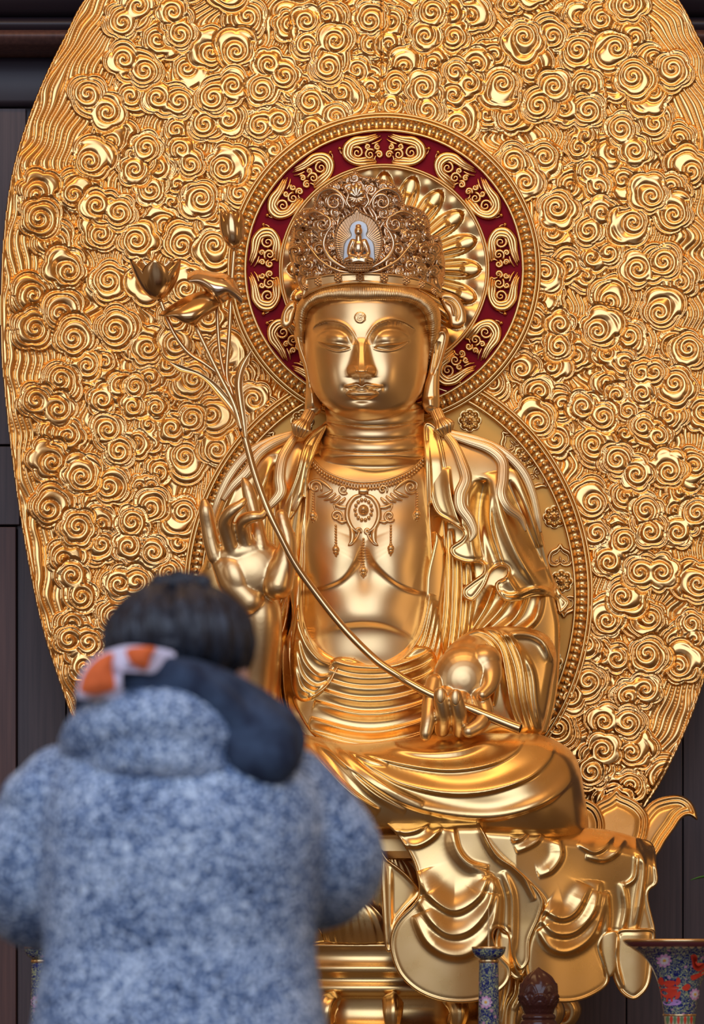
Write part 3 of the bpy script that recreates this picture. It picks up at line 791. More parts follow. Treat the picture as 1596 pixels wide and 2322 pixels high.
# shawl over the shoulder, right of the picture
def b3(X, Y): return 20+95*dome((X-1075)/185, 2.4, .55)+0.04*(Y-1100)-0.0011*np.clip(1160-Y, 0, 300)**2
cloth('shoulder_shawl', [(958, 965), (985, 962), (1040, 978), (1100, 1003), (1155, 1036), (1195, 1085), (1218, 1150), (1232, 1220), (1248, 1290), (1270, 1340), (1292, 1366), (1268, 1392), (1255, 1358), (1215, 1351), (1180, 1362), (1143, 1362), (1124, 1340), (1124, 1320), (1146, 1306), (1149, 1290), (1133, 1284), (1114, 1298), (1100, 1330), (1074, 1362), (1052, 1356), (1048, 1336), (1068, 1318), (1094, 1298), (1090, 1278), (1054, 1276), (1024, 1262), (1020, 1240), (1044, 1222), (1049, 1206), (1020, 1185), (990, 1166), (974, 1130), (966, 1060)],
      b3, [([(1098, 1090), (1098, 1180), (1118, 1250), (1146, 1310)], 10, 20, -20), ([(1120, 1070), (1135, 1160), (1170, 1250), (1215, 1320), (1240, 1345)], 14, 16, 16),
           ([(1100, 1085), (1085, 1150), (1085, 1220), (1098, 1280)], 8, 14, -14), ([(1150, 1090), (1190, 1180), (1232, 1290)], 9, 16, -14),
           ([(1165, 1060), (1200, 1150), (1225, 1240)], 6, 16, 9), ([(1110, 1120), (1112, 1200), (1140, 1290), (1180, 1355)], 7, 14, 12),
           ([(1060, 1100), (1064, 1180), (1078, 1270)], 10, 10, 9), ([(1130, 1340), (1160, 1350), (1220, 1335), (1270, 1352)], 5, 10, 8),
           ([(1016, 1060), (1024, 1130), (1048, 1205)], 4, 12, 8)], edge=9, hem=3.0, step=2.0, qb=0)
# inner cloth seen in the curls
cloth('sleeve_lining', [(1120, 1285), (1150, 1285), (1160, 1310), (1140, 1345), (1115, 1370), (1095, 1350), (1105, 1315)], lambda X, Y: 52+20*dome((X-1128)/30, 2, .5), [], qb=0, step=2)
cloth('sleeve_lining', [(1060, 1275), (1095, 1275), (1100, 1300), (1085, 1320), (1060, 1330), (1040, 1310), (1042, 1280)], lambda X, Y: 52+20*dome((X-1070)/32, 2, .5), [], qb=0, step=2)

# left of the picture: shawl on the other shoulder and robe down to the lap
def b4(X, Y): return 5+85*dome((X-600)/170, 2.2, .55)-0.0011*np.clip(1160-Y, 0, 300)**2
cloth('shoulder_shawl', [(748, 950), (722, 968), (690, 985), (640, 1003), (585, 1032), (540, 1072), (505, 1130), (480, 1200), (462, 1275), (440, 1330), (430, 1450), (450, 1600), (540, 1700), (660, 1690), (640, 1560), (655, 1420), (672, 1300), (690, 1160), (712, 1060), (738, 1000)],
      b4, [([(700, 985), (675, 1080), (655, 1180), (640, 1300), (622, 1420), (600, 1600)], 4, 14, 16), ([(640, 1010), (600, 1090), (560, 1200), (520, 1300)], 10, 14, 12),
           ([(620, 1030), (625, 1120), (620, 1220), (630, 1320), (610, 1450)], 8, 12, -14), ([(660, 1330), (645, 1420), (612, 1500), (600, 1600)], 4, 8, 14),
           ([(648, 1330), (625, 1410), (592, 1490), (575, 1600)], 4, 8, 14), ([(636, 1370), (606, 1440), (582, 1520), (566, 1600)], 4, 8, 12), ([(540, 1080), (500, 1170), (470, 1290)], 5, 14, 8)], edge=14, qb=-60)
cloth('collar_flap', [(744, 962), (716, 975), (688, 1010), (668, 1080), (640, 1150), (612, 1205), (644, 1195), (672, 1162), (690, 1130), (682, 1200), (672, 1330), (662, 1480), (655, 1560), (676, 1590), (684, 1480), (692, 1330), (696, 1180), (700, 1080), (722, 1010)],
      lambda X, Y: 70+30*dome((X-690)/60, 2, .5)-35*sstep((1060-Y)/110), [([(700, 1010), (690, 1080), (668, 1160)], 6, 16, 7), ([(708, 1150), (698, 1330), (684, 1500)], 3, 5, 9)], edge=6, hem=2.5, step=1.8, qb=0)
cloth('collar_panel', [(960, 962), (990, 968), (1008, 1020), (1020, 1100), (1030, 1170), (1018, 1186), (995, 1172), (976, 1150), (985, 1300), (980, 1400), (950, 1480), (900, 1540), (850, 1560), (880, 1510), (930, 1460), (958, 1380), (966, 1270), (964, 1130), (962, 1040)],
      lambda X, Y: 74+26*dome((X-985)/60, 2, .5)-35*sstep((1060-Y)/110), [([(970, 1000), (975, 1100), (978, 1300), (968, 1400), (930, 1475), (880, 1530)], 3, 6, 9)], edge=6, hem=2.5, step=1.8, qb=0)
# U-shaped folds over the belly and the bunched sash
def b5(X, Y): return 60+75*dome((X-835)/210, 2.4, .5)+40*np.clip((Y-1470)/200, 0, 1)
Us = []
inner = [(690, 1300), (690, 1400), (720, 1470), (760, 1497), (830, 1510), (900, 1490), (950, 1430), (972, 1340)]
outer = [(655, 1300), (650, 1480), (665, 1580), (720, 1640), (830, 1672), (930, 1650), (1000, 1570), (1030, 1450)]
for k, t in enumerate((0.06, 0.2, 0.34, 0.48, 0.62, 0.76, 0.9)):
    Us.append((lerpc(inner, outer, t), 3.5, 12, 17))
hole = cr([(690, 1150), (688, 1340), (694, 1415), (722, 1466), (775, 1497), (835, 1506), (890, 1490), (935, 1450), (958, 1390), (966, 1310), (968, 1150)], 6, True)
def waist_f(X, Y, sd):
    H = b5(X, Y)
    for c, a, b, h in Us: H = rg(X, Y, H, c, a, b, h, .5)
    return H
relief('waist_robe', cr([(672, 1200), (662, 1400), (640, 1480), (650, 1600), (690, 1670), (760, 1700), (900, 1705), (1000, 1690), (1010, 1560), (1000, 1400), (985, 1200)], 6, True), waist_f, M_GOLD, stat, step=2.0, qback=-40, edge=8, holes=[hole])
# sash: horizontal bands across the waist
def b6(X, Y):
    return 112+60*dome((X-840)/190, 2.2, .5)+32*sstep((Y-1500)/180)
sb = []
for y0, amp in ((1503, 13), (1528, 12), (1552, 11), (1578, 13), (1608, 16), (1648, 16), (1676, 10)):
    s_ = (y0-1500)/180
    sb.append(([(740-45*s_, y0-12-8*s_), (790-10*s_, y0+4), (840, y0+8+3*s_), (900, y0+3), (955+10*s_, y0-16), (985, y0-36)], 3.5, 14, amp, .4))
cloth('sash', [(752, 1496), (790, 1490), (840, 1506), (900, 1500), (945, 1466), (985, 1480), (1000, 1560), (990, 1640), (960, 1690), (880, 1706), (790, 1705), (715, 1672), (672, 1610), (665, 1580), (700, 1572), (728, 1540)], b6, sb, edge=10, qb=0, step=1.8)
# pouch of cloth tucked at the left of the waist
pf = [([(676, 1450), (690, 1500), (720, 1532), (748, 1530)], 3.5, 9, 8), ([(670, 1475), (686, 1532), (716, 1556), (742, 1546)], 3.5, 9, 8), ([(668, 1510), (684, 1560), (712, 1574)], 3.5, 9, 7),
      ([(800, 1492), (768, 1512), (748, 1548), (728, 1568), (700, 1584)], 3, 5, 9), ([(678, 1405), (694, 1460), (722, 1495), (750, 1505)], 3.5, 9, 7)]
cloth('tucked_fold', [(676, 1370), (688, 1430), (718, 1476), (752, 1497), (790, 1490), (806, 1494), (780, 1512), (762, 1545), (738, 1572), (706, 1592), (678, 1590), (662, 1560), (657, 1500), (662, 1430)], lambda X, Y: 150+26*dome((X-710)/70, 2, .5), pf, edge=12, eh=20, qb=0, step=1.8)

# ---- crossed legs
def legq(X, Y):
    t = np.clip((Y-1640)/245, 0, 1)
    end = np.clip(1-np.clip((X-1150)/190, 0, 1)**2.6, 0, 1)**0.5
    return 235+165*np.sin(PI*(0.08+0.62*t))**0.9*(0.35+0.65*end)-150*(1-end)*0.6
c3 = [(807, 1717), (862, 1751), (918, 1779), (1011, 1799), (1104, 1795), (1196, 1765), (1243, 1723), (1257, 1682)]
lg = [([(893, 1677), (904, 1696), (964, 1706), (1034, 1702), (1085, 1686), (1122, 1672)], 4, 12, 10),
      ([(815, 1704), (900, 1730), (1011, 1746), (1104, 1735), (1164, 1707), (1187, 1677)], 15, 4, 13), (c3, 20, 4.5, 15),
      ([(710, 1677), (779, 1728), (862, 1790), (940, 1830), (1057, 1853), (1150, 1849), (1243, 1816), (1298, 1765), (1309, 1715)], 20, 5, 16),
      ([(747, 1672), (810, 1730), (890, 1790), (960, 1822)], 5, 10, 8), ([(696, 1684), (740, 1740), (800, 1800), (860, 1838)], 5, 12, 12),
      ([(728, 1676), (790, 1745), (850, 1800), (920, 1840)], 5, 9, 8), ([(1310, 1740), (1322, 1810), (1326, 1860)], 5, 8, 6),
      ([(770, 1690), (830, 1720), (880, 1735)], 6, 6, 8)]
legs = cloth('crossed_leg_robe', [(480, 1700), (560, 1655), (640, 1655), (696, 1666), (802, 1686), (918, 1674), (1011, 1664), (1182, 1662), (1233, 1668), (1289, 1697), (1314, 1740), (1325, 1802), (1334, 1870), (1320, 1900), (1200, 1905), (1000, 1900), (820, 1895), (700, 1880), (560, 1850), (480, 1790)], legq, lg, edge=30, eh=60, step=2.2, qb=60)

# ---- cloth hanging over the front of the seat
U1 = [([(949, 1975), (968, 2022), (1014, 2060), (1048, 2060), (1087, 2028), (1106, 1975)], 30, 9, 17), ([(948, 2036), (981, 2090), (1020, 2118), (1065, 2108), (1104, 2060), (1121, 1990)], 30, 9, 17),
      ([(941, 2075), (969, 2134), (1014, 2164), (1065, 2160), (1110, 2112), (1129, 2028)], 30, 9, 17),
      ([(886, 1878), (918, 1888), (950, 1880), (975, 1862)], 12, 5, 8), ([(908, 1914), (945, 1918), (980, 1900), (1002, 1872)], 14, 5, 10), ([(1026, 1872), (1036, 1924), (1065, 1958), (1108, 1968)], 6, 18, 12),
      ([(1108, 1985), (1130, 2030), (1128, 2100), (1118, 2150)], 7, 18, 12), ([(1140, 1975), (1160, 2030), (1162, 2100), (1158, 2180)], 9, 9, 9), ([(1082, 1857), (1121, 1935), (1166, 1969), (1194, 2000), (1212, 2042)], 4, 9, 9)]
def dq(X, Y): return 396-70*(1-np.clip((Y-1838)/52.0, 0, 1))**2+12*np.sin((X-900)/60.0)*sstep((Y-1900)/200)
cloth('seat_cloth', [(860, 1841), (930, 1839), (1003, 1839), (1070, 1846), (1095, 1880), (1125, 1930), (1168, 1966), (1205, 2000), (1232, 2040), (1224, 2082), (1204, 2130), (1200, 2180), (1180, 2200), (1160, 2170), (1150, 2120), (1128, 2105), (1118, 2122), (1130, 2160), (1158, 2195), (1150, 2232), (1110, 2262), (1060, 2274), (1000, 2270), (945, 2248), (905, 2210), (886, 2160), (886, 2120), (902, 2085), (938, 2048), (950, 2020), (936, 1955), (900, 1895), (870, 1862)],
      dq, U1, edge=5, hem=1.4, step=2.0, qb=330)
U2 = [([(1233, 2060), (1273, 2081), (1306, 2064), (1334, 2008)], 26, 9, 16), ([(1228, 2084), (1261, 2115), (1306, 2110), (1346, 2062), (1357, 1998)], 26, 9, 16), ([(1222, 2106), (1250, 2149), (1295, 2156), (1346, 2115), (1372, 2026)], 26, 9, 16),
      ([(1160, 1908), (1185, 1898), (1206, 1868)], 11, 5, 8), ([(1170, 1932), (1215, 1910), (1238, 1872)], 13, 5, 9), ([(1266, 1900), (1272, 1940), (1250, 1974), (1220, 1986)], 6, 17, 10),
      ([(1310, 1912), (1345, 1932), (1372, 1920), (1392, 1890)], 13, 5, 9), ([(1328, 1942), (1368, 1950), (1398, 1934), (1415, 1902)], 14, 5, 9), ([(1445, 1940), (1440, 1990), (1415, 2010)], 4, 6, 7),
      ([(1440, 1900), (1460, 1960), (1452, 2040), (1440, 2110)], 5, 12, 12), ([(1410, 2000), (1420, 2060), (1405, 2130)], 6, 10, 8), ([(1374, 2020), (1378, 2080), (1370, 2150)], 6, 12, 8)]
def dq2(X, Y):
    yt = np.interp(X, [1060, 1205, 1290, 1374, 1441, 1490], [1846, 1857, 1873, 1881, 1898, 1925])
    return 366-75*(1-np.clip((Y-yt)/50.0, 0, 1))**2-0.26*np.clip(X-1170, 0, 310)+10*np.sin((X-1150)/50.0)*sstep((Y-1900)/200)
cloth('seat_cloth', [(1060, 1846), (1093, 1849), (1205, 1857), (1290, 1873), (1374, 1881), (1441, 1898), (1480, 1914), (1489, 1963), (1491, 2003), (1470, 2030), (1486, 2109), (1478, 2135), (1440, 2130), (1412, 2135), (1402, 2118), (1376, 2122), (1362, 2145), (1372, 2180), (1382, 2205), (1374, 2238), (1320, 2268), (1262, 2273), (1215, 2255), (1190, 2200), (1196, 2130), (1222, 2081), (1230, 2042), (1180, 1990), (1120, 1935)],
      dq2, U2, edge=5, hem=1.4, step=2.0, qb=290)
cloth('seat_cloth', [(1400, 2110), (1440, 2105), (1484, 2110), (1482, 2160), (1474, 2230), (1450, 2262), (1428, 2266), (1402, 2244), (1386, 2200), (1392, 2150)],
      lambda X, Y: 290+24*dome((X-1435)/55, 2, .5), [([(1402, 2120), (1398, 2180), (1412, 2240)], 4, 10, 8)], edge=6, hem=2.5, step=2, qb=260)
cloth('seat_cloth', [(862, 1930), (880, 1948), (915, 1975), (948, 2010), (950, 2032), (920, 2065), (896, 2100), (890, 2150), (874, 2150), (866, 2050)],
      lambda X, Y: 345+14*dome((X-905)/50, 2, .5), [([(884, 1960), (884, 2060), (886, 2140)], 6, 10, 6), ([(880, 1950), (920, 1982), (948, 2018)], 3, 8, 6)], edge=5, hem=2, step=2, qb=300)
cloth('seat_cloth', [(1128, 2100), (1152, 2112), (1200, 2110), (1205, 2140), (1196, 2190), (1178, 2222), (1150, 2205), (1120, 2150)],
      lambda X, Y: 352+16*dome((X-1165)/45, 2, .5), [([(1168, 2115), (1166, 2180), (1180, 2215)], 5, 8, 10), ([(1190, 2115), (1190, 2180)], 5, 6, 8)], edge=5, hem=2, step=2, qb=300)
cloth('seat_cloth', [(1366, 2118), (1400, 2112), (1408, 2150), (1396, 2200), (1380, 2215), (1368, 2180), (1360, 2145)],
      lambda X, Y: 300+14*dome((X-1384)/30, 2, .5), [], edge=5, step=2, qb=270)
# seat slab carrying the cloth, behind it
boxes('seat', [(P(560, 0, 100)[0], P(1270, 0, 100)[0], -280*U, 120*U, P(0, 1950, 300)[2], P(0, 1875, 300)[2])], M_GOLD, stat, bevel=0.05)

# ---- raised hand with its forearm
blob('raised_hand', [
    [(488, 1262, 236, 19), (479, 1228, 238, 19), (472, 1190, 242, 18), (466, 1156, 250, 16.5), (463, 1138, 252, 9)],
    [(528, 1255, 242, 19), (517, 1216, 256, 19), (511, 1184, 272, 18), (524, 1160, 290, 15), (546, 1144, 294, 11), (553, 1136, 292, 9)],
    [(560, 1246, 242, 18), (551, 1208, 256, 18), (552, 1182, 274, 17), (572, 1172, 290, 14), (592, 1170, 290, 11), (601, 1160, 288, 9)],
    [(592, 1240, 240, 18), (584, 1200, 234, 17), (574, 1160, 230, 16), (566, 1125, 228, 16), (558, 1100, 228, 12), (553, 1088, 228, 7)],
    [(630, 1325, 246, 36), (645, 1275, 250, 28), (652, 1228, 250, 20), (643, 1188, 250, 16), (638, 1168, 248, 14)],
    [(506, 1282, 234, 26), (530, 1322, 230, 36), (565, 1360, 224, 42)],
    [(582, 1350, 206, 42), (590, 1392, 204, 49), (588, 1450, 190, 52), (580, 1530, 158, 58), (562, 1630, 120, 72)]],
    M_SKIN, stat, vox=2.2, smooth=14,
    ell=[(568, 1290, 230, 80, 76, 36, 0), (533, 1304, 234, 38, 62, 36, -0.4), (630, 1304, 244, 32, 54, 34, 0.3), (548, 1250, 236, 62, 28, 28, -0.2)])
# ---- hand resting on the knee, closed round the stalk
blob('resting_hand', [
    [(1002, 1655, 318, 17), (1006, 1625, 350, 18.5), (1001, 1592, 366, 17), (998, 1573, 369, 15)],
    [(1041, 1657, 318, 17), (1042, 1627, 350, 18.5), (1036, 1596, 366, 17), (1033, 1577, 369, 15)],
    [(984, 1548, 290, 20), (975, 1590, 322, 18), (972, 1628, 346, 17), (966, 1660, 356, 15), (965, 1668, 356, 13)],
    [(1088, 1580, 296, 22), (1100, 1618, 322, 20), (1086, 1644, 344, 18), (1063, 1658, 356, 16)],
    [(1098, 1500, 262, 40), (1112, 1530, 284, 27), (1110, 1556, 308, 18), (1094, 1575, 326, 13.5)],
    [(1010, 1580, 300, 24), (1012, 1630, 306, 20)], [(1044, 1590, 304, 24), (1044, 1640, 306, 20)],
    [(1060, 1505, 236, 58), (1090, 1480, 150, 55)]],
    M_SKIN, stat, vox=1.9, smooth=8,
    ell=[(1052, 1540, 268, 72, 76, 46, 0.1), (1030, 1605, 298, 50, 46, 26, 0)])
for (x, y) in ((998, 1572), (1032, 1577)):
    bg = Bag(); b2_ = Bag(); b2_.ball(0, 0, 0, 1, nu=20, nv=12)
    bg.add(b2_.V[0]*np.array([10.5, 19, 5])+np.array([x+1, y+5, 381]), b2_.F); bg.build('fingernail', M_SKIN, stat)

# ---- tassels and locks of hair lying on the shoulders
def lock(pts, rad, par=stat, groove=9):
    c = np.array(pts, float)
    return sweep('hair_lock', c, rad, M_SKIN, par, seg=90, flat=0.45, n=7, groove=15, gamp=0.035)
def sh(x, y, side):
    X_ = np.array([[float(x)]]); Y_ = np.array([[float(y)]])
    return float((b3 if side else b4)(X_, Y_)[0, 0])
def lk(pts, rad, side, off=6): lock([(x, y, sh(x, y, side)+off) for x, y in pts], rad)
lk([(1012, 985), (1030, 1010), (1045, 1045), (1056, 1085), (1044, 1120), (1046, 1150), (1066, 1180), (1075, 1208), (1064, 1228)], [8, 10, 12, 14, 15, 14, 12, 8, 2], 1, 10)
lk([(1012, 985), (1060, 1000), (1110, 1018), (1138, 1045), (1140, 1085), (1136, 1120), (1150, 1150), (1180, 1175), (1192, 1205)], [6, 9, 12, 13, 13, 14, 13, 9, 2], 1, 10)
lk([(1014, 980), (1080, 996), (1140, 1024), (1185, 1068), (1208, 1120), (1220, 1175), (1226, 1208)], [6, 8, 10, 11, 9, 8, 2], 1, 8)
lk([(672, 985), (655, 1010), (640, 1040), (634, 1080), (636, 1115), (618, 1140), (598, 1160)], [8, 10, 12, 13, 13, 10, 4], 0, 12)
lk([(668, 985), (620, 1005), (585, 1030), (560, 1070), (530, 1100), (505, 1135)], [6, 10, 12, 12, 10, 6], 0, 10)
lk([(666, 982), (610, 1000), (560, 1030), (520, 1080), (492, 1140), (482, 1180)], [6, 8, 10, 10, 8, 3], 0, 6)
for s_, (x, y, r) in ((1, (1006, 965, 0.5)), (0, (684, 968, -0.5))):
    c_, sn = math.cos(r), math.sin(r)
    pts = [(x+(-18 if s_ else 20), y-34, 60), (x-2*(1 if s_ else -1)*4, y-12, 74), (x, y+2, 78), (x+(6 if s_ else -6), y+22, 74)]
    sweep('hair_tassel', pts, [13, 13, 25, 11], M_SKIN, stat, seg=96, flat=0.7, n=10, groove=16, gamp=0.06)
# ------------------------------------------------------------------ crown
def cq(x): return 30+150*math.sqrt(max(0.02, 1-((x-832)/195)**2))
def cqa(X): return 30+150*np.sqrt(np.clip(1-((X-832)/195)**2, 0.02, 1))
crown_top = [(659, 544), (667, 507), (673, 488), (692, 475), (712, 471), (713, 452), (725, 433), (746, 419), (778, 407), (799, 394), (805, 384), (812, 394), (832, 403), (873, 409), (899, 425), (912, 446), (916, 463), (936, 469), (959, 480), (973, 501), (975, 533), (994, 535), (1002, 556)]
crown_out = crown_top+[(1009, 594), (1007, 633), (994, 667), (960, 655), (909, 640), (816, 632), (730, 644), (690, 665), (683, 659), (672, 633), (659, 594), (653, 565)]
crs = np.random.RandomState(11)
scr = []
for gx_ in np.arange(664, 1010, 27):
    for gy_ in np.arange(400, 640, 27):
        x = gx_+crs.uniform(-5, 5)+(13 if int((gy_-400)/27) % 2 else 0); y = gy_+crs.uniform(-5, 5)
        if math.hypot((x-812)/62, (y-548)/78) < 0.95: continue
        scr.append((x, y, crs.uniform(14, 18)))
def crown_f(X, Y, sd):
    H = np.full(X.shape, -10.0)+2*np.cos(X/3.0+np.sin(Y/9.0)*2)
    for (x, y, r) in scr:
        m_ = (abs(X-x) < r*1.1) & (abs(Y-y) < r*1.1)
        if not m_.any(): continue
        dx = X[m_]-x; dy = Y[m_]-y; rr = np.hypot(dx, dy); th = np.arctan2(dy, dx)
        sgn = 1 if x < 810 else -1
        f = (rr/7.0-sgn*th/(2*PI)+x) % 1.0
        h = (3.4*np.clip(1-np.abs(2*f-1)**2, 0, 1)**0.6-1+4*(1-rr/r))
        H[m_] = np.where(rr < r*(0.88+0.12*np.cos(5*th)), h, H[m_])
    return H+cqa(X)-8
crown = relief('crown', cr(crown_out, 3, True), crown_f, M_CROWN, stat, step=1.5, qback=lambda x, y: cqa(x)-34, edge=3)
def sub(o, par):
    w = o.parent; o.parent = par; o.matrix_parent_inverse = Vector3inv(stat) if False else o.matrix_parent_inverse
    from mathutils import Matrix
    o.matrix_parent_inverse = Matrix()
    return o
bg = Bag()
cb = cr([(x, y) for x, y in crown_top], 8)
L_ = np.concatenate([[0], np.cumsum(np.hypot(*np.diff(cb, axis=0).T))])
for s_ in np.arange(0, L_[-1], 5.0):
    x = np.interp(s_, L_, cb[:, 0]); y = np.interp(s_, L_, cb[:, 1]); bg.ball(x, y, cq(x)+4, 2.5, nu=8, nv=5)
sub(tag(bg.build('beaded_edge', M_CROWN), kind='stuff'), crown)
bg = Bag()
def ct(pts, rad, off=4, **k): bg.tube([(x, y, cq(x)+off) for x, y in pts], rad, seg=8, **k)
def csp(x, y, r, t, a, ch, off=5): ct([(p[0], p[1]) for p in spiral(x, y, r, t, a, ch)], [2.2, 4.2, 3.8, 3.0, 2.4, 4.0], off, n=1)
for m_ in (-1, 1):
    k = 1.0 if m_ < 0 else 1.08
    X_ = lambda u: 810+m_*u*k
    csp(X_(52), 459, 23, 1.8, 2.2 if m_ > 0 else PI-2.2, m_, 6)
    csp(X_(78), 508, 22, 1.8, -0.6 if m_ > 0 else PI+0.6, -m_, 6)
    csp(X_(86), 566, 16, 1.7, 2.0 if m_ > 0 else PI-2, m_, 6)
    csp(X_(70), 600, 14, 1.7, 0.0 if m_ > 0 else PI, -m_, 6)
    csp(X_(112), 600, 13, 1.7, 0.5 if m_ > 0 else PI-.5, m_, 5)
    csp(X_(140), 570, 14, 1.6, 0.5 if m_ > 0 else PI-.5, -m_, 5)
    csp(X_(118), 548, 9, 1.5, 3, m_, 5)
    ct([(X_(6), 612), (X_(30), 606), (X_(62), 585), (X_(76), 556), (X_(70), 530), (X_(56), 512)], [2, 5, 6, 5, 3.5, 1.5], 8)
    ct([(X_(14), 618), (X_(48), 612), (X_(84), 590), (X_(104), 566), (X_(124), 540)], [2, 4, 3, 2.5, 2], 8)
    ct([(X_(22), 470), (X_(38), 440), (X_(60), 428), (X_(84), 438), (X_(92), 458)], [2, 4, 4, 4, 2], 6)
    ct([(X_(60), 500), (X_(90), 480), (X_(116), 488), (X_(126), 506)], [2, 4, 4, 2], 6)
    ct([(X_(14), 472), (X_(24), 456), (X_(20), 440), (X_(30), 424)], [3, 4, 3, 1.5], 8)
    # lotus bud at the end of a stalk
    for j, (dx, dy) in enumerate(((-9, -8), (0, -13), (9, -8), (-12, 3), (12, 3), (0, 2), (-5, -2), (5, -2))):
        x = X_(128)+dx; y = 508+dy
        bg.ball(x, y, cq(x)+8, 6, 5, 10, 6)
# little flower above the medallion
for j in range(5):
    a = -PI/2+(j-2)*0.62
    ct([(808, 446), (808+13*math.cos(a), 443+17*math.sin(a)), (808+20*math.cos(a), 440+27*math.sin(a))], [5, 8, 1.2], 9)
for j in range(7):
    a = PI/2+(j-3)*0.5
    ct([(808, 448), (808+14*math.cos(a), 448+10*math.sin(a)), (808+24*math.cos(a), 446+18*math.sin(a))], [3, 4.5, 1], 8)
sub(bg.build('scrollwork', M_CROWN), crown)
# medallion
def med_f(X, Y, sd):
    a = np.arctan2(Y-560, X-813); r = np.hypot((X-813)/56, (Y-548)/72)
    H = cqa(X)+16-7*np.clip(r, 0, 1)**2*0
    H = H+1.3*np.cos(a*64)*sstep((r-0.35)/.1)
    H += 4*np.exp(-((sd-2.5)/1.8)**2)
    return H
med = relief('medallion', cr([(807, 468), (822, 480), (846, 492), (862, 514), (869, 545), (862, 580), (846, 604), (815, 618), (785, 606), (766, 582), (757, 546), (763, 514), (780, 492), (798, 480)], 6, True), med_f, M_CROWN, None, step=1.2, qback=150, edge=2)
sub(med, crown)
o = relief('silver_aureole', cr([(813, 499), (830, 506), (835, 522), (832, 534), (846, 548), (850, 570), (844, 596), (784, 596), (778, 570), (782, 548), (795, 534), (791, 520), (797, 506)], 6, True), lambda X, Y, sd: cqa(X)+20+0*X, M_SILVER, None, step=1.4, qback=160, edge=2)
sub(o, crown)
o = blob('seated_figure', [[(813, 545, 214, 7), (813, 538, 214, 7)], [(800, 548, 212, 7), (794, 562, 214, 6.5), (793, 577, 219, 5), (808, 582, 226, 4.5)], [(826, 548, 212, 7), (832, 562, 214, 6.5), (834, 577, 219, 5), (819, 582, 226, 4.5)],
      [(786, 590, 217, 6), (800, 587, 222, 7), (826, 592, 224, 5.5)], [(841, 590, 217, 6), (826, 587, 222, 7), (800, 592, 224, 5.5)]], M_CROWN, None, vox=0.9, smooth=3,
      ell=[(812.5, 524, 216, 9, 11.5, 10, 0), (812.5, 513, 214, 7, 5, 7, 0), (813, 560, 212, 14, 20, 12, 0), (813, 583, 212, 25, 8, 12, 0)])
sub(o, crown)
bg = Bag()
for r_i, (yy_, rr_i, qo) in enumerate(((600, 27, 216), (606, 24, 217), (612, 18, 215))):
    for j in range(9):
        u = -1+j/4.0; bg.ball(813+u*rr_i*1.1, yy_+abs(u)*-1, qo-u*u*8, 4.6, 4, 8, 6)
sub(bg.build('lotus_base', M_CROWN), crown)
# band with rosettes
bandp = cr([(690, 640), (694, 630), (722, 625), (752, 620), (817, 617), (883, 620), (920, 625), (949, 631), (978, 643), (1000, 660), (1000, 676), (975, 662), (940, 654), (903, 650), (816, 642), (745, 650), (706, 664), (684, 676)], 5, True)
bnd = relief('crown_band', bandp, lambda X, Y, sd: cqa(X)+8+3*np.exp(-((sd-3)/2)**2), M_SKIN, stat, step=1.6, qback=20, edge=2)
for (x, y, r) in ((691, 650, 8), (720, 639, 10), (766, 630, 11), (816, 629, 11), (871, 630, 11), (922, 636, 10), (958, 645, 9), (984, 660, 8)):
    bg = Bag(); q_ = cq(x)+13
    for j in range(6):
        a = j*PI/3+.5; bg.ball(x+r*.62*math.cos(a)*(.6+.4*(1-abs(x-832)/190)), y+r*.62*math.sin(a), q_, r*.4, nu=8, nv=6)
    bg.ball(x, y, q_+2, r*.34, nu=8, nv=6)
    sub(bg.build('band_rosette', M_CROWN), bnd)
# spill of small pendants at the two sides of the crown
for (x, y) in ((668, 640), (675, 655), (682, 668), (663, 622), (990, 672), (998, 662), (1004, 645), (1007, 628), (1003, 680)):
    bg = Bag(); bg.ball(x, y, cq(x)+8, 3.6, nu=8, nv=6); sub(bg.build('crown_bead', M_CROWN), crown)

# ------------------------------------------------------------------ necklace lying on the chest
def nq(x, y, o=3):
    return T1(x, y)+o
bg = Bag()
ncurve = cr([(706, 1052), (730, 1078), (765, 1096), (814, 1108), (870, 1104), (915, 1088), (945, 1068), (962, 1048)], 12)
Ln = np.concatenate([[0], np.cumsum(np.hypot(*np.diff(ncurve, axis=0).T))])
for s_ in np.arange(0, Ln[-1], 7.0):
    x = np.interp(s_, Ln, ncurve[:, 0]); y = np.interp(s_, Ln, ncurve[:, 1])
    bg.ball(x, y, nq(x, y, 4), 3.6, nu=10, nv=6); bg.tube([(x, y-3, nq(x, y, 4)), (x-.5, y-12, nq(x, y, 5))], [2.2, 2.0], seg=6, n=1)
bg.tube([(x, y-15, nq(x, y, 3)) for x, y in ncurve[::6]], 2.2, seg=6, n=2)
neck_o = bg.build('necklace', M_SKIN, stat)
def chain(x, y0, y1, r=3.0, drop=True):
    bg = Bag(); y = y0
    while y < y1: bg.ball(x, y, nq(x, y, 5), r, nu=8, nv=6); y += r*2.1
    if drop:
        bg.ball(x, y1+5, nq(x, y1, 6), 8, 7, 12, 8); bg.ball(x, y1+12, nq(x, y1, 6), 6.4, 7, 12, 8); bg.ball(x, y1+20, nq(x, y1, 6), 2.5, 2.5, 8, 6); bg.ball(x, y1-3, nq(x, y1, 6), 4, nu=8, nv=6)
    sub(bg.build('pendant', M_SKIN), neck_o)
chain(824, 1222, 1288); chain(761, 1192, 1240); chain(886, 1192, 1238); chain(709, 1118, 1163, 2.8); chain(946, 1118, 1160, 2.8)
bg = Bag()
def nt_(pts, rad, off=4, **k): bg.tube([(x, y, nq(x, y, off)) for x, y in pts], rad, seg=8, **k)
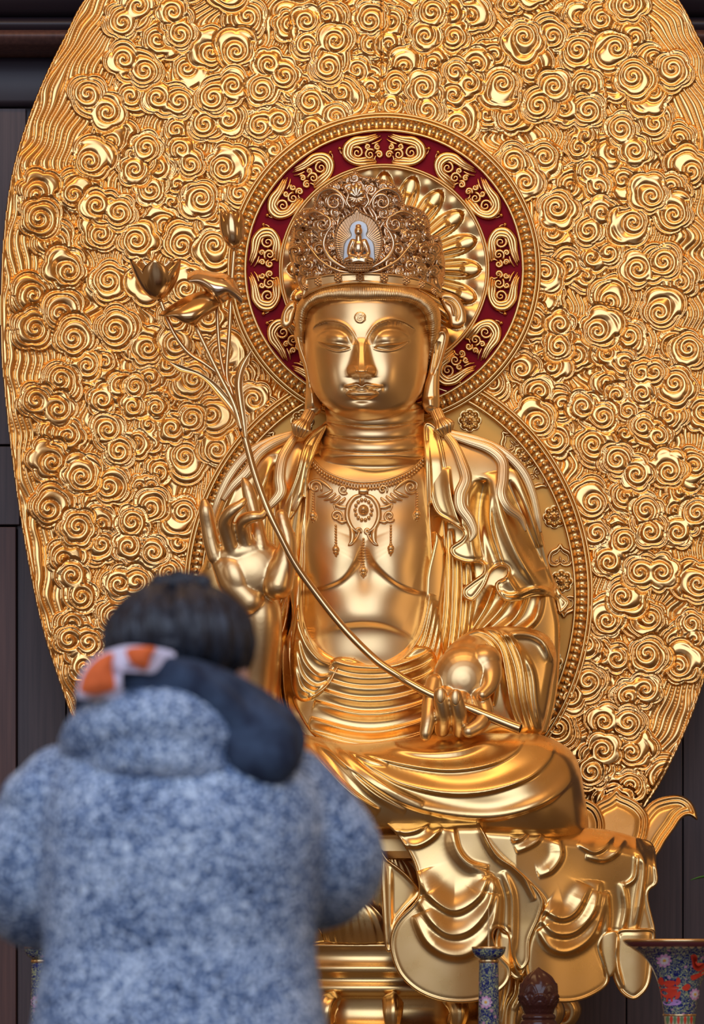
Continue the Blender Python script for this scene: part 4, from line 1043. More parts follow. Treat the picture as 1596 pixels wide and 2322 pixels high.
for m_ in (-1, 1):
    X_ = lambda u: 823+m_*u
    nt_([(X_(4), 1122), (X_(20), 1128), (X_(33), 1146), (X_(36), 1172), (X_(26), 1196), (X_(10), 1208)], [3, 5, 6, 6, 5, 3])
    nt_([(X_(30), 1190), (X_(24), 1210), (X_(26), 1228), (X_(34), 1236)], [3, 7, 5, 1])
    nt_([(X_(8), 1204), (X_(14), 1220), (X_(24), 1232), (X_(32), 1236)], [3, 3, 3, 1])
    for p in ((X_(60), 1170, 14, m_), (X_(45), 1110, 11, -m_), (X_(108), 1105, 15, m_), (X_(10), 1204, 7, m_)):
        nt_([(q_[0], q_[1]) for q_ in spiral(p[0], p[1], p[2], 1.5, 0.6, p[3])], [2, 3.4, 3, 2, 3], n=1)
    nt_([(X_(30), 1150), (X_(50), 1150), (X_(66), 1144), (X_(60), 1160)], [2, 4, 3, 1]); nt_([(X_(34), 1180), (X_(48), 1184), (X_(60), 1178)], [2, 4, 2])
    for (a, b, c, d) in ((40, 1128, 60, 1142), (52, 1124, 76, 1138), (62, 1118, 90, 1134), (70, 1112, 104, 1126)):
        nt_([(X_(a), b), (X_((a+c)/2), (b+d)/2+3), (X_(c), d)], [2, 4.5, .8])
    nt_([(X_(70), 1112), (X_(85), 1098), (X_(104), 1088), (X_(122), 1096), (X_(120), 1110)], [2, 4, 4, 3, 2])
for j in range(14):
    a = 2*PI*j/14; x = 824+19*math.cos(a); y = 1156+23*math.sin(a); bg.ball(x, y, nq(x, y, 4), 4.2, nu=8, nv=6)
bg.ball(824, 1156, nq(824, 1156, 5), 12, 10, 16, 10); bg.ball(824, 1154, nq(824, 1154, 10), 8, 8, 14, 10)
bg.tube([(814, 1112, nq(814, 1112, 6)), (824, 1113, nq(824, 1113, 7)), (834, 1112, nq(834, 1112, 6))], 8, seg=8, n=2)
sub(bg.build('breast_ornament', M_SKIN), neck_o)

# ------------------------------------------------------------------ lotus spray held in the statue's hands
spray = empty('lotus_spray', P(1180, 1652, 345), 'long golden lotus stalk with bud, open flower and folded leaves held in the statue hands', 'lotus spray')
M_S = M_STEM
# main stalk
main = [(1180, 1652, 350), (1150, 1641, 345), (1100, 1621, 338), (1060, 1605, 334), (985, 1578, 332), (930, 1549, 322), (900, 1530, 312), (850, 1495, 300), (780, 1425, 288), (720, 1350, 285), (670, 1280, 288), (635, 1214, 292), (605, 1150, 292), (578, 1075, 280), (560, 1010, 268), (548, 965, 262)]
sweep('stalk', main, [13, 12, 11.5, 11, 10.5, 10, 9.5, 9, 8.6, 8.4, 8.2, 8, 8, 8, 8, 8], M_S, spray, seg=20, n=8)
sweep('stalk_mouth_shade', [(1181, 1652.4, 350), (1174, 1650, 349)], [9.5, 9.5], mat('hollow_shade', (0.03, 0.015, 0.005), 0, 0.8), spray, seg=16, n=1)  # dark plug, coloured as the shade inside the stalk's open end
def st(pts, r, name='branch'): sweep(name, pts, r, M_S, spray, seg=14, n=8)
st([(550, 975, 262), (538, 935, 260), (524, 885, 256), (514, 845, 250), (520, 750, 240), (525, 647, 236), (531, 566, 240)], [7, 6.2, 5.6, 5.2, 5, 4.8, 5])
st([(545, 965, 258), (528, 910, 254), (508, 846, 244), (497, 785, 236), (491, 690, 230)], [6, 5.6, 5, 4.6, 4.6])
st([(548, 975, 268), (530, 915, 268), (501, 857, 268), (474, 802, 264), (443, 738, 258)], [7, 6.4, 5.4, 5, 5])
st([(520, 878, 256), (500, 852, 254), (467, 826, 250), (430, 802, 246), (402, 768, 242), (383, 732, 240), (364, 682, 242)], [4.6, 4.6, 4.8, 4.8, 4.8, 4.8, 5])
def blade(name, mid, wid, cup=0.35, parent=spray, m=M_S, cs=10, thick=2.0):
    """leaf blade: mid = centre line (px,py,q), wid = half widths, cupped cross-section"""
    c = cr(mid, 8); N = len(c); w = np.interp(np.linspace(0, 1, N), np.linspace(0, 1, len(wid)), wid)
    T = np.gradient(c, axis=0); T /= np.linalg.norm(T, axis=1, keepdims=True)
    A = np.stack([T[:, 1], -T[:, 0], 0*T[:, 0]], 1); A /= np.maximum(np.linalg.norm(A, axis=1, keepdims=True), 1e-6)
    u = np.linspace(-1, 1, cs)
    top = c[:, None]+A[:, None]*(w[:, None]*u)[..., None]; top[..., 2] += (cup*w[:, None]*(u*u))+thick/2
    bot = top.copy(); bot[..., 2] -= thick
    V = np.concatenate([top.reshape(-1, 3), bot.reshape(-1, 3)]); Fc = []; o_ = N*cs
    for i in range(N-1):
        for j in range(cs-1):
            a = i*cs+j; Fc.append((a, a+1, a+cs+1, a+cs)); Fc.append((o_+a, o_+a+cs, o_+a+cs+1, o_+a+1))
        for j in (0, cs-1):
            a = i*cs+j; Fc.append((a, a+cs, o_+a+cs, o_+a))
    x, y, z = P(V[:, 0], V[:, 1], V[:, 2]); return make_mesh(name, np.stack([x, y, z], 1), Fc, m, parent)
blade('leaf_blade', [(556, 1000, 272), (544, 962, 272), (529, 930, 268), (494, 886, 262), (470, 862, 258), (444, 846, 254), (410, 836, 252), (384, 821, 250)], [4, 7, 9, 10, 6, 4.5, 8.5, 0.4], 0.5)
blade('leaf_blade', [(556, 990, 276), (552, 955, 274), (544, 905, 268), (541, 865, 262), (550, 828, 256), (572, 792, 252)], [4, 7, 9, 10, 9, 0.4], 0.6)
def flower(cx, cy, q, H, R, npet, open_, tiltx=0.0, layers=1, name='lotus_flower', parent=None):
    """cup of pointed petals about a vertical axis; base at (cx,cy)"""
    fb = empty_part(name, parent)
    for L in range(layers):
        for k in range(npet):
            a0 = 2*PI*(k+0.5*L)/npet+0.35; V = []; Fc = []; nu_, nv_ = 14, 9
            for i in range(nu_+1):
                t = i/nu_
                rad = R*(0.12+0.95*math.sin(min(t*1.15, 1)*PI/2)**0.8*(1-(1-open_)*t*t*0.75))*(1-0.10*L)
                if open_ > .9: rad += R*0.22*t**4
                hh = H*(t**1.25)*(1-0.04*L)
                wa = (PI/npet)*1.55*math.sin(PI*min(1, (t*0.9+0.12)))**0.75
                if i == nu_: wa = 0.004
                for j in range(nv_+1):
                    u = -1+2*j/nv_
                    aa = a0+wa*u
                    rr = rad*(1-0.06*u*u)
                    V.append((cx+rr*math.cos(aa)+tiltx*hh, cy-hh-0.18*rr*math.sin(aa)*0, q+rr*math.sin(aa)))
            for i in range(nu_):
                for j in range(nv_):
                    a = i*(nv_+1)+j; Fc.append((a, a+1, a+nv_+2, a+nv_+1))
            bg = Bag(); bg.add(V, Fc); o = bg.build('petal', M_S); o.parent = fb
            s_ = o.modifiers.new('t', 'SOLIDIFY'); s_.thickness = 0.006
    return fb
def empty_part(name, parent):
    bg = Bag(); bg.ball(parent[0], parent[1], parent[2], 6, 5, 12, 8)
    o = bg.build(name, M_S); o.parent = spray
    o.matrix_parent_inverse = Vector3inv(spray)
    return o
flower(358, 678, 242, 90, 46, 5, 1.0, -0.06, 1, 'open_flower', (361, 678, 242))
flower(530, 562, 240, 84, 30, 5, 0.55, -0.08, 2, 'flower_bud', (531, 563, 240))
# two folded lotus leaves
def leaf_sheet(name, rows, m=M_S):
    """rows of (px,py,q) control points -> smooth sheet"""
    R_ = [cr(r, 6) for r in rows]; R_ = np.array(R_)              # (rows, n, 3)
    Cc = np.array([cr(R_[:, i], 6) for i in range(R_.shape[1])])  # (n, m, 3)
    n, k, _ = Cc.shape; V = Cc.reshape(-1, 3)
    Fc = [(i*k+j, i*k+j+1, (i+1)*k+j+1, (i+1)*k+j) for i in range(n-1) for j in range(k-1)]
    bg = Bag(); bg.add(V, Fc); o = bg.build(name, m, spray)
    s_ = o.modifiers.new('t', 'SOLIDIFY'); s_.thickness = 0.008
    return o
leaf_sheet('folded_leaf', [
    [(358, 714, 262), (390, 690, 262), (430, 668, 258), (470, 660, 250), (500, 676, 244)],
    [(372, 716, 286), (400, 700, 292), (440, 684, 290), (475, 678, 278), (500, 688, 256)],
    [(384, 718, 290), (410, 716, 304), (440, 714, 304), (468, 706, 290), (494, 696, 262)],
    [(392, 722, 274), (415, 732, 290), (440, 738, 286), (458, 724, 274), (486, 706, 256)],
    [(366, 713, 258), (400, 712, 262), (440, 736, 262), (454, 720, 258), (480, 704, 250)]])
leaf_sheet('folded_leaf', [
    [(425, 622, 236), (445, 612, 236), (480, 616, 236), (520, 624, 240), (540, 650, 244)],
    [(424, 632, 258), (450, 622, 266), (484, 628, 272), (515, 636, 270), (545, 662, 262)],
    [(428, 640, 262), (455, 638, 276), (486, 650, 286), (518, 654, 282), (550, 676, 268)],
    [(436, 642, 246), (462, 656, 262), (490, 672, 276), (520, 668, 272), (548, 690, 262)],
    [(440, 640, 236), (470, 662, 240), (496, 690, 250), (524, 676, 254), (540, 680, 252)]], gold('pale_leaf', (0.80, 0.62, 0.42), (0.86, 0.66, 0.46), .14, .22))

# ------------------------------------------------------------------ lotus throne under the statue
thr = empty('lotus_throne', P(885, 2600, 60), 'golden carved lotus pedestal under the seated statue', 'pedestal')
TC = 885
def lathe(name, prof, m, parent, cx, q, n=96, sx=1.0, sq=1.0, rfun=None):
    """prof = (radius, py at the axis plane) list"""
    V = []; k = len(prof); Fc = []
    for i in range(n):
        a = 2*PI*i/n
        for r, y in prof:
            rr = r*(rfun(a, y) if rfun else 1)
            V.append((cx+rr*math.cos(a)*sx, y, q+rr*math.sin(a)*sq))
    V = np.array(V)
    # build about a true vertical axis: convert heights at the axis depth
    d0 = D0-q*U; x0 = (cx-CX)*d0/F
    W = np.stack([x0+(V[:, 0]-cx)*U, -V[:, 2]*U, CAMZ+(HY-V[:, 1])*d0/F], 1)
    for i in range(n):
        for j in range(k-1):
            a, b = i*k+j, ((i+1) % n)*k+j
            Fc.append((a, b, b+1, a+1))
    return make_mesh(name, W, Fc, m, parent)
def S2(r): return r
lathe('throne_body', [(300, 1860), (330, 1880), (345, 1960), (350, 2060), (352, 2145)], M_GOLD, thr, TC, -20, sq=0.72)
lathe('throne_band', [(330, 2135), (372, 2140), (372, 2146), (362, 2150), (360, 2182), (372, 2186), (374, 2196), (368, 2204), (352, 2212), (352, 2222), (362, 2228), (368, 2236), (362, 2246), (340, 2254), (330, 2262), (330, 2300), (345, 2312), (360, 2330), (380, 2345), (400, 2400), (430, 2440), (430, 2480), (460, 2500), (460, 2600)], M_GOLD, thr, TC, -20, sq=0.72)
# fluted lotus petals in two rows
def throne_petal(a, r0, y0, y1, w, out, bulge, parent=thr):
    V = []; Fc = []; nu_, nv_ = 22, 27
    d0 = D0+20*U; x0 = (TC-CX)*d0/F
    for i in range(nu_+1):
        t = i/nu_
        py = y0+(y1-y0)*t
        rr = r0+out*math.sin(PI*min(t*0.75+0.05, 1))+bulge*t*t
        ww = w*(math.sin(PI*(0.5+0.5*t))**0.45 if t < 1 else 0.02)
        for j in range(nv_+1):
            u = -1+2*j/nv_
            fl = 5.0*abs(math.cos(u*PI*4.0))*(1-t*t*0.6)
            r_ = rr+fl+14*(1-u*u)
            aa = a+ww*u/r0
            V.append((x0+r_*math.cos(aa)*U, -(-20+0.72*r_*math.sin(aa))*U, CAMZ+(HY-py+6*u*u*(1-t))*d0/F))
    for i in range(nu_):
        for j in range(nv_):
            b = i*(nv_+1)+j; Fc.append((b, b+1, b+nv_+2, b+nv_+1))
    o = make_mesh('throne_petal', V, Fc, M_GOLD, parent)
    s_ = o.modifiers.new('t', 'SOLIDIFY'); s_.thickness = 0.012
    return o
for k in range(13):
    throne_petal(PI/2+(k-6)*0.42+0.21, 350, 2138, 2048, 74, 34, 20)
for k in range(13):
    throne_petal(PI/2+(k-6)*0.42, 340, 2090, 1950, 72, 22, 22)
# scroll feet
for k in range(9):
    a = PI/2+(k-4)*0.36; d0 = D0+20*U; x0 = (TC-CX)*d0/F
    ft = []
    for (r, y) in ((352, 2258), (392, 2268), (412, 2290), (400, 2314), (376, 2308), (380, 2292)):
        px = x0+r*math.cos(a)*U; q = -20+0.72*r*math.sin(a); z = CAMZ+(HY-y)*d0/F; d = D0-q*U
        ft.append((CX+px*F/d, HY-(z-CAMZ)*F/d, q))
    sweep('scroll_foot', ft, [16, 24, 22, 17, 12, 8], M_GOLD, thr, seg=18, n=6, groove=5, gamp=0.1)
# carved stand at the right, below the cloth
cloth('carved_bracket', [(1150, 2200), (1178, 2196), (1192, 2230), (1190, 2262), (1176, 2290), (1170, 2340), (1176, 2420), (1130, 2420), (1120, 2330), (1118, 2270)], lambda X, Y: 270+16*dome((X-1155)/40, 2, .5),
      [([(1170, 2200), (1168, 2250), (1150, 2290), (1146, 2380)], 4, 8, 9), ([(1150, 2210), (1140, 2260), (1132, 2320)], 4, 8, 9), ([(1184, 2225), (1180, 2262), (1166, 2292)], 3, 6, 7)], edge=8, qb=200)
bpy.data.objects['carved_bracket'].parent = thr; bpy.data.objects['carved_bracket'].matrix_parent_inverse = Vector3inv(thr)

# lotus petals at the foot of the mandorla, right and left
def base_petal(poly, off, q, mirror=False):
    if mirror: poly = [(2*MC-x, y) for x, y in poly][::-1]
    c = cr(poly, 8, True)
    def f(X, Y, sd):
        H = q+8*sstep(sd/30)+0.42*(Y-1850)
        H += 10*np.exp(-((sd-5)/4.0)**2)+5*np.exp(-((sd-15)/3.0)**2)-4*np.exp(-((sd-22)/6)**2)
        return H
    return relief('base_petal', c, f, M_GOLD, mand, step=2.2, qback=q-60, edge=5)
pm = [(1398, 1788), (1410, 1800), (1432, 1810), (1455, 1826), (1470, 1850), (1470, 1880), (1462, 1910), (1440, 1950), (1350, 1950), (1325, 1890), (1332, 1850), (1350, 1822), (1378, 1806)]
pr_ = [(1440, 1870), (1458, 1838), (1480, 1816), (1510, 1805), (1542, 1803), (1566, 1816), (1578, 1838), (1581, 1860), (1562, 1850), (1545, 1858), (1530, 1880), (1510, 1908), (1492, 1938), (1450, 1990), (1400, 1960)]
pl_ = [(1290, 1840), (1310, 1812), (1330, 1812), (1356, 1828), (1370, 1856), (1371, 1885), (1360, 1920), (1290, 1930)]
for mm in (False, True):
    base_petal(pr_, 0, -20, mm); base_petal(pm, 0, 5, mm); base_petal(pl_, 0, 20, mm)
# ------------------------------------------------------------------ altar with its vessels
DA = 11.0; KA = DA/F
def ax(px, d=DA): return (px-CX)*d/F
def az(py, d=DA): return CAMZ+(HY-py)*d/F
ZT = 0.62
altar = empty('altar_table', (0.2, -5.0, 0), 'low dark red wooden altar table in front of the golden pedestal', 'table')
boxes('table_top', [(-2.2, 2.6, -5.55, -4.35, ZT-.06, ZT)], M_WOOD2, altar, 0.008)
boxes('apron', [(-2.1, 2.5, -5.45, -5.40, ZT-.20, ZT-.062)], M_WOOD2, altar, 0.006)
for x, y in ((-2.1, -5.45), (2.42, -5.45), (-2.1, -4.5), (2.42, -4.5)):
    boxes('leg', [(x, x+.09, y, y+.09, 0, ZT-.062)], M_WOOD2, altar, 0.006)

def lathe_w(name, prof, m, parent, x, y, n=64, rfun=None, close=True):
    V = []; Fc = []; k = len(prof)
    for i in range(n):
        a = 2*PI*i/n
        for j, (r, z) in enumerate(prof):
            rr = r*(rfun(a, j/(k-1)) if rfun else 1)
            V.append((x+rr*math.cos(a), y+rr*math.sin(a), z))
    for i in range(n):
        for j in range(k-1):
            Fc.append((i*k+j, ((i+1) % n)*k+j, ((i+1) % n)*k+j+1, i*k+j+1))
    return make_mesh(name, V, Fc, m, parent)
def dense(p, n=5): return [tuple(q_) for q_ in cr(p, n)]

def cloisonne(name, sc):
    m = mat(name, (0.02, 0.04, 0.25), 0, 0.16); N, L, b = nodes(m)
    t = N.new('ShaderNodeTexCoord')
    n1 = N.new('ShaderNodeTexNoise'); n1.inputs['Scale'].default_value = sc; n1.inputs['Detail'].default_value = 1.5; n1.inputs['Distortion'].default_value = 1.6
    L.new(t.outputs['Object'], n1.inputs['Vector'])
    r1 = ramp(N, ((0.40, (0.010, 0.022, 0.16)), (0.445, (0.012, 0.03, 0.20)), (0.46, (0.34, 0.40, 0.14)), (0.50, (0.62, 0.62, 0.30)), (0.525, (0.16, 0.30, 0.14)), (0.54, (0.012, 0.03, 0.20)), (0.62, (0.010, 0.02, 0.13))))
    L.new(n1.outputs[0], r1.inputs[0])
    v = N.new('ShaderNodeTexVoronoi'); v.inputs['Scale'].default_value = sc*0.42; L.new(t.outputs['Object'], v.inputs['Vector'])
    mr = N.new('ShaderNodeMapRange'); mr.inputs[1].default_value = 0.16; mr.inputs[2].default_value = 0.20; mr.inputs[3].default_value = 1; mr.inputs[4].default_value = 0
    L.new(v.outputs['Distance'], mr.inputs[0])
    mx = N.new('ShaderNodeMix'); mx.data_type = 'RGBA'; mx.inputs[7].default_value = (0.55, 0.30, 0.42, 1)
    L.new(mr.outputs[0], mx.inputs[0]); L.new(r1.outputs[0], mx.inputs[6]); L.new(mx.outputs[2], b.inputs['Base Color'])
    return m
M_CLO = cloisonne('blue_enamel_scrolls', 62.0)
M_BRASS = mat('brass_rim', (0.80, 0.58, 0.30), 1, 0.25)
M_PINK = mat('pink_enamel', (0.72, 0.38, 0.60), 0, 0.2); M_WHITE = mat('white_enamel', (0.8, 0.74, 0.78), 0, 0.2)
M_ORNG = mat('red_enamel', (0.72, 0.06, 0.03), 0, 0.2); M_YEL = mat('yellow_enamel', (0.85, 0.5, 0.08), 0, 0.2); M_LILAC = mat('lilac_enamel', (0.50, 0.28, 0.62), 0, 0.2)
M_BAND = mat('brown_enamel', (0.16, 0.045, 0.05), 0, 0.2); M_CREAM = mat('cream_enamel', (0.62, 0.50, 0.30), 0, 0.25); M_GRN = mat('green_enamel', (0.14, 0.28, 0.12), 0, 0.25)
def decal_flower(px, py, r, surf, parent, np_=9):
    """enamel flower lying on a round wall; surf(px,py)->(x,y,z)"""
    for (rr, m, k) in ((r, M_PINK, 0.0), (r*0.62, M_WHITE, 0.0012), (r*0.25, M_YEL, 0.0022)):
        V = []; Fc = []; n = 72; c = surf(px, py, 0.0022+k)
        V.append(c)
        for j in range(n):
            a = 2*PI*j/n; q = rr*(0.72+0.28*abs(math.cos(a*np_/2)))
            V.append(surf(px+q*math.cos(a), py+q*math.sin(a), 0.0014+k)); Fc.append((0, 1+(j+1) % n, 1+j))
        bg = Bag(); bg.add(V, Fc)
        o = bg.build('enamel_flower', m, parent, world=True)
        if rr == r: first = o
        else: o.parent = first; 
        if rr != r:
            from mathutils import Matrix
            o.matrix_parent_inverse = Matrix(); o.name = 'flower_heart'
    return first

def candlestick(px, label):
    x = ax(px); y = -5.0
    e_ = empty('candlestick', (x, y, ZT), label, 'candlestick', 'candlesticks on the altar')
    k = KA; h = lambda w: w*k
    pr = dense([(h(21), az(2182)), (h(22), az(2200)), (h(23), az(2260)), (h(24), az(2330)), (h(26), az(2375)), (h(44), az(2400)), (h(46), az(2408)), (h(28), az(2424)), (h(40), az(2440)), (h(58), az(2452)), (h(58), ZT)])
    lathe_w('stem', [(0, az(2182))]+pr, M_CLO, e_, x, y)
    lathe_w('collar', dense([(h(17), az(2174)), (h(22), az(2176)), (h(23), az(2179)), (h(22), az(2183)), (h(18), az(2184))]), M_BRASS, e_, x, y)
    lathe_w('drip_dish', dense([(h(18), az(2175)), (h(24), az(2172)), (h(32), az(2166)), (h(37), az(2157)), (h(38), az(2151))]), M_CLO, e_, x, y)
    lathe_w('dish_rim', [(h(38), az(2152)), (h(39), az(2149)), (h(38), az(2146.5)), (h(35), az(2147)), (h(20), az(2152)), (0, az(2153))], M_BRASS, e_, x, y)
    lathe_w('spike', [(h(3.2), az(2152)), (h(2.2), az(2100)), (h(.5), az(2058))], M_BRASS, e_, x, y, 10)
    def surf(a, b, o):
        dx = (a-px)*k; R = h(23)+o; dx = max(-R*.98, min(R*.98, dx)); return (x+dx, y-math.sqrt(R*R-dx*dx), az(b))
    decal_flower(px-8, 2272, 15, surf, e_)
    return e_
candlestick(1108, 'blue enamel candlestick with an empty spike, standing left of the dark wooden lotus finial')
candlestick(93, 'blue enamel candlestick at the left edge, partly hidden by the blue-grey coat')

# trumpet vase
VX = 1541; vx = ax(VX); vy = -5.0
vase = empty('trumpet_vase', (vx, vy, ZT), 'large wide-mouthed blue enamel vase with flowers and red motifs at the right edge', 'vase')
vp = [(2140, 123), (2152, 106), (2166, 86), (2182, 72), (2200, 61), (2230, 49), (2262, 42), (2290, 37.5), (2300, 36.5)]
def vR(py): return float(np.interp(py, [p[0] for p in vp]+[2322, 2350], [p[1] for p in vp]+[34, 33]))*KA
vpd = dense([(w*KA, az(p)) for p, w in vp], 6)
lathe_w('body', vpd, M_CLO, vase, vx, vy, 96)
low = dense([(36*KA, az(2302)), (34*KA, az(2322)), (33*KA, az(2350)), (50*KA, az(2384)), (54*KA, az(2404)), (42*KA, az(2426)), (50*KA, az(2442)), (62*KA, az(2452)), (62*KA, ZT)])
lathe_w('foot', low, M_CREAM, vase, vx, vy, 96)
lathe_w('lip_band', dense([(128*KA, az(2134)), (124*KA, az(2140)), (117*KA, az(2146))]), M_BAND, vase, vx, vy, 96)
lathe_w('mouth_rim', [(127*KA, az(2136)), (129*KA, az(2133)), (128*KA, az(2130)), (122*KA, az(2129)), (100*KA, az(2140)), (60*KA, az(2190)), (30*KA, az(2290)), (0, az(2300))], M_BRASS, vase, vx, vy, 96)
lathe_w('neck_ring', [(37*KA, az(2299)), (38.5*KA, az(2301)), (37*KA, az(2303))], M_BRASS, vase, vx, vy, 96)
def vsurf(a, b, o):
    R = vR(b)+o; dx = (a-VX)*KA; dx = max(-R*.985, min(R*.985, dx)); return (vx+dx, vy-math.sqrt(R*R-dx*dx), az(b))
for (a, b, r) in ((1499, 2178, 16), (1572, 2254, 14), (1600, 2170, 14)): decal_flower(a, b, r, vsurf, vase)
def decal(name, polys, m, parent, o=0.0018):
    bg = Bag()
    for pl_ in polys:
        p = cr(pl_, 6, True); c = p.mean(0); V = [vsurf(c[0], c[1], o)]+[vsurf(a, b, o) for a, b in p]; n = len(p)
        bg.add(V, [(0, 1+(j+1) % n, 1+j) for j in range(n)])
    return bg.build(name, m, parent, world=True)
u_ = decal('urn_motif', [[(1496, 2236), (1530, 2236), (1530, 2242), (1496, 2242)], [(1499, 2243), (1527, 2243), (1529, 2252), (1520, 2262), (1506, 2262), (1497, 2252)], [(1504, 2224), (1524, 2224), (1522, 2234), (1504, 2234)],
    [(1493, 2216), (1499, 2218), (1502, 2230), (1497, 2234), (1490, 2226)], [(1533, 2216), (1528, 2218), (1526, 2230), (1530, 2234), (1537, 2226)], [(1490, 2250), (1497, 2254), (1500, 2264), (1492, 2262)], [(1530, 2250), (1538, 2248), (1534, 2262), (1526, 2264)], [(1508, 2262), (1511, 2262), (1511, 2270), (1507, 2270)], [(1517, 2262), (1520, 2262), (1521, 2270), (1517, 2270)]], M_ORNG, vase)
decal('cloud_motif', [[(1502, 2272), (1512, 2266), (1530, 2266), (1540, 2271), (1532, 2278), (1508, 2279)]], M_LILAC, vase, 0.0016)
decal('dragon_motif', [[(1556, 2166), (1566, 2164), (1572, 2172), (1568, 2182), (1576, 2190), (1590, 2184), (1592, 2192), (1578, 2202), (1564, 2194), (1560, 2180)], [(1560, 2212), (1578, 2206), (1594, 2196), (1598, 2204), (1580, 2216), (1564, 2222)], [(1540, 2240), (1552, 2230), (1560, 2236), (1552, 2246)]], M_ORNG, vase)
bgl = [];
for j in range(9):
    u = -30+j*7.6
    decal('lappet', [[(VX+u, 2322), (VX+u+3.2, 2310), (VX+u, 2303), (VX+u-3.2, 2310)]], (M_GRN, M_ORNG)[j % 2], vase)
for j in range(14):
    u = -122+j*17.0
    decal('lip_lappet', [[(VX+u-6, 2146), (VX+u, 2142), (VX+u+6, 2146), (VX+u, 2151)]], M_CREAM, vase)

# dark lotus-bud finial on a railing post
FD = 12.0; kf = FD/F; fx = ax(1221, FD); fy = -4.0
M_FIN = mat('polished_dark_wood', (0.075, 0.022, 0.016), 0, 0.22)
post = empty('railing_post', (fx, fy, 0), 'polished dark brown post with a carved lotus-bud finial beside the slim candlestick', 'post')
fpts = [(2300, 30), (2294, 33), (2286, 36), (2276, 41), (2262, 44), (2246, 44), (2232, 41), (2220, 34), (2210, 25), (2202, 14), (2197, 6), (2193, .5)]
fpd = cr([(w, p) for p, w in fpts], 8)
def bud_r(a, py):
    dev = 0.0
    t = (py-2194)/106.0
    if t < 0.34: dev += 0.06*math.cos(9*a+ (0.34-t)*9)*math.sin(PI*min(1, t/0.34))
    for (row, n, yb_, hh, wv) in ((0, 6, 2294, 40, .95), (1, 6, 2296, 66, .95)):
        aa = ((a/(2*PI)*n+0.5*row) % 1)-0.5
        top = yb_-hh*math.sqrt(max(0, 1-(abs(aa)/0.5)**2))
        e2 = abs(py-top)
        if py > top: dev += 0.05*(1-row*0.35)
        dev += 0.05*math.exp(-(e2/2.6)**2)
        top2 = yb_-hh*0.66*math.sqrt(max(0, 1-(abs(aa)/0.34)**2)) if abs(aa) < .34 else 1e9
        if top2 < 1e8: dev -= 0.035*math.exp(-(abs(py-top2)/2.2)**2)
    return 1+dev
V = []; Fc = []; n = 144; k = len(fpd)
for i in range(n):
    a = 2*PI*i/n
    for (w, p) in fpd:
        r = w*kf*bud_r(a, p)*0.97; V.append((fx+r*math.cos(a), fy+r*math.sin(a), az(p, FD)))
for i in range(n):
    for j in range(k-1): Fc.append((i*k+j, ((i+1) % n)*k+j, ((i+1) % n)*k+j+1, i*k+j+1))
make_mesh('lotus_bud_finial', V, Fc, M_FIN, post)
lathe_w('turned_base', dense([(w*kf, az(p, FD)) for p, w in ((2296, 30), (2300, 36), (2306, 39), (2312, 37), (2316, 40), (2324, 42), (2332, 38), (2340, 34), (2352, 44))], 6), M_FIN, post, fx, fy, 64)
boxes('shaft', [(fx-.09, fx+.09, fy-.09, fy+.09, 0, az(2352, FD))], M_FIN, post, 0.01)

# ------------------------------------------------------------------ potted palm just outside the right edge
pd = 12.6; ppx = ax(1700, pd); ppy = D0*-1+pd
palm = empty('potted_palm', (ppx, ppy, 0), 'green potted palm at the right edge, only a leaf tip showing', 'plant')
M_LEAF = mat('green_leaf', (0.06, 0.22, 0.03), 0, 0.4)
M_POT = mat('pot_clay', (0.20, 0.09, 0.06), 0, 0.5)
lathe_w('pot', [(0, 0.001), (.13, 0.001), (.16, .1), (.19, .3), (.20, .34), (.18, .34), (.17, .30), (0, .30)], M_POT, palm, ppx, ppy, 40)
def frond(tip, base, w, drop=0.25):
    b = Vector(base); t = Vector(tip); n = 16; V = []; Fc = []
    for i in range(n+1):
        s_ = i/n; p = b.lerp(t, s_)+Vector((0, 0, drop*math.sin(PI*s_)*0.8))
        d_ = (t-b).normalized(); side = d_.cross(Vector((0, 0, 1))).normalized() if abs(d_.z) < .95 else Vector((1, 0, 0))
        ww = w*math.sin(PI*min(1, s_*0.97+0.02))**0.7
        for u in (-1, 0, 1): V.append(tuple(p+side*ww*u*0.6+Vector((0, 0, ww*(abs(u)*0.7)))))
    for i in range(n):
        for j in range(2): a = i*3+j; Fc.append((a, a+1, a+4, a+3))
    bg = Bag(); bg.add(V, Fc); o = bg.build('leaf', M_LEAF, palm, world=True)
    s_ = o.modifiers.new('t', 'SOLIDIFY'); s_.thickness = 0.002
topz = az(1990, pd)
sw = []
for i in range(3):
    bg = Bag(); bg.tube([(ppx+.02*i, ppy+.02*(i-1), 0.28), (ppx+.03*i, ppy, 0.8), (ppx+.05*(i-1), ppy+.03*(i-1), topz-.12+.1*i)], [.012, .01, .006], seg=8, n=6); bg.build('cane', M_LEAF, palm, world=True)
frond((ax(1563, pd), ppy-.05, az(1996, pd)), (ppx-.02, ppy, topz-.10), .016, .06)
for i in range(11):
    a = 0.2+i*1.17; L = .42
    if math.cos(a) < -0.2: a += 2.0
    frond((ppx+.05+abs(L*math.cos(a)), ppy+L*.6*math.sin(a), topz-.25+.09*i), (ppx+.02, ppy, topz-.35+.06*i), .018, .12)

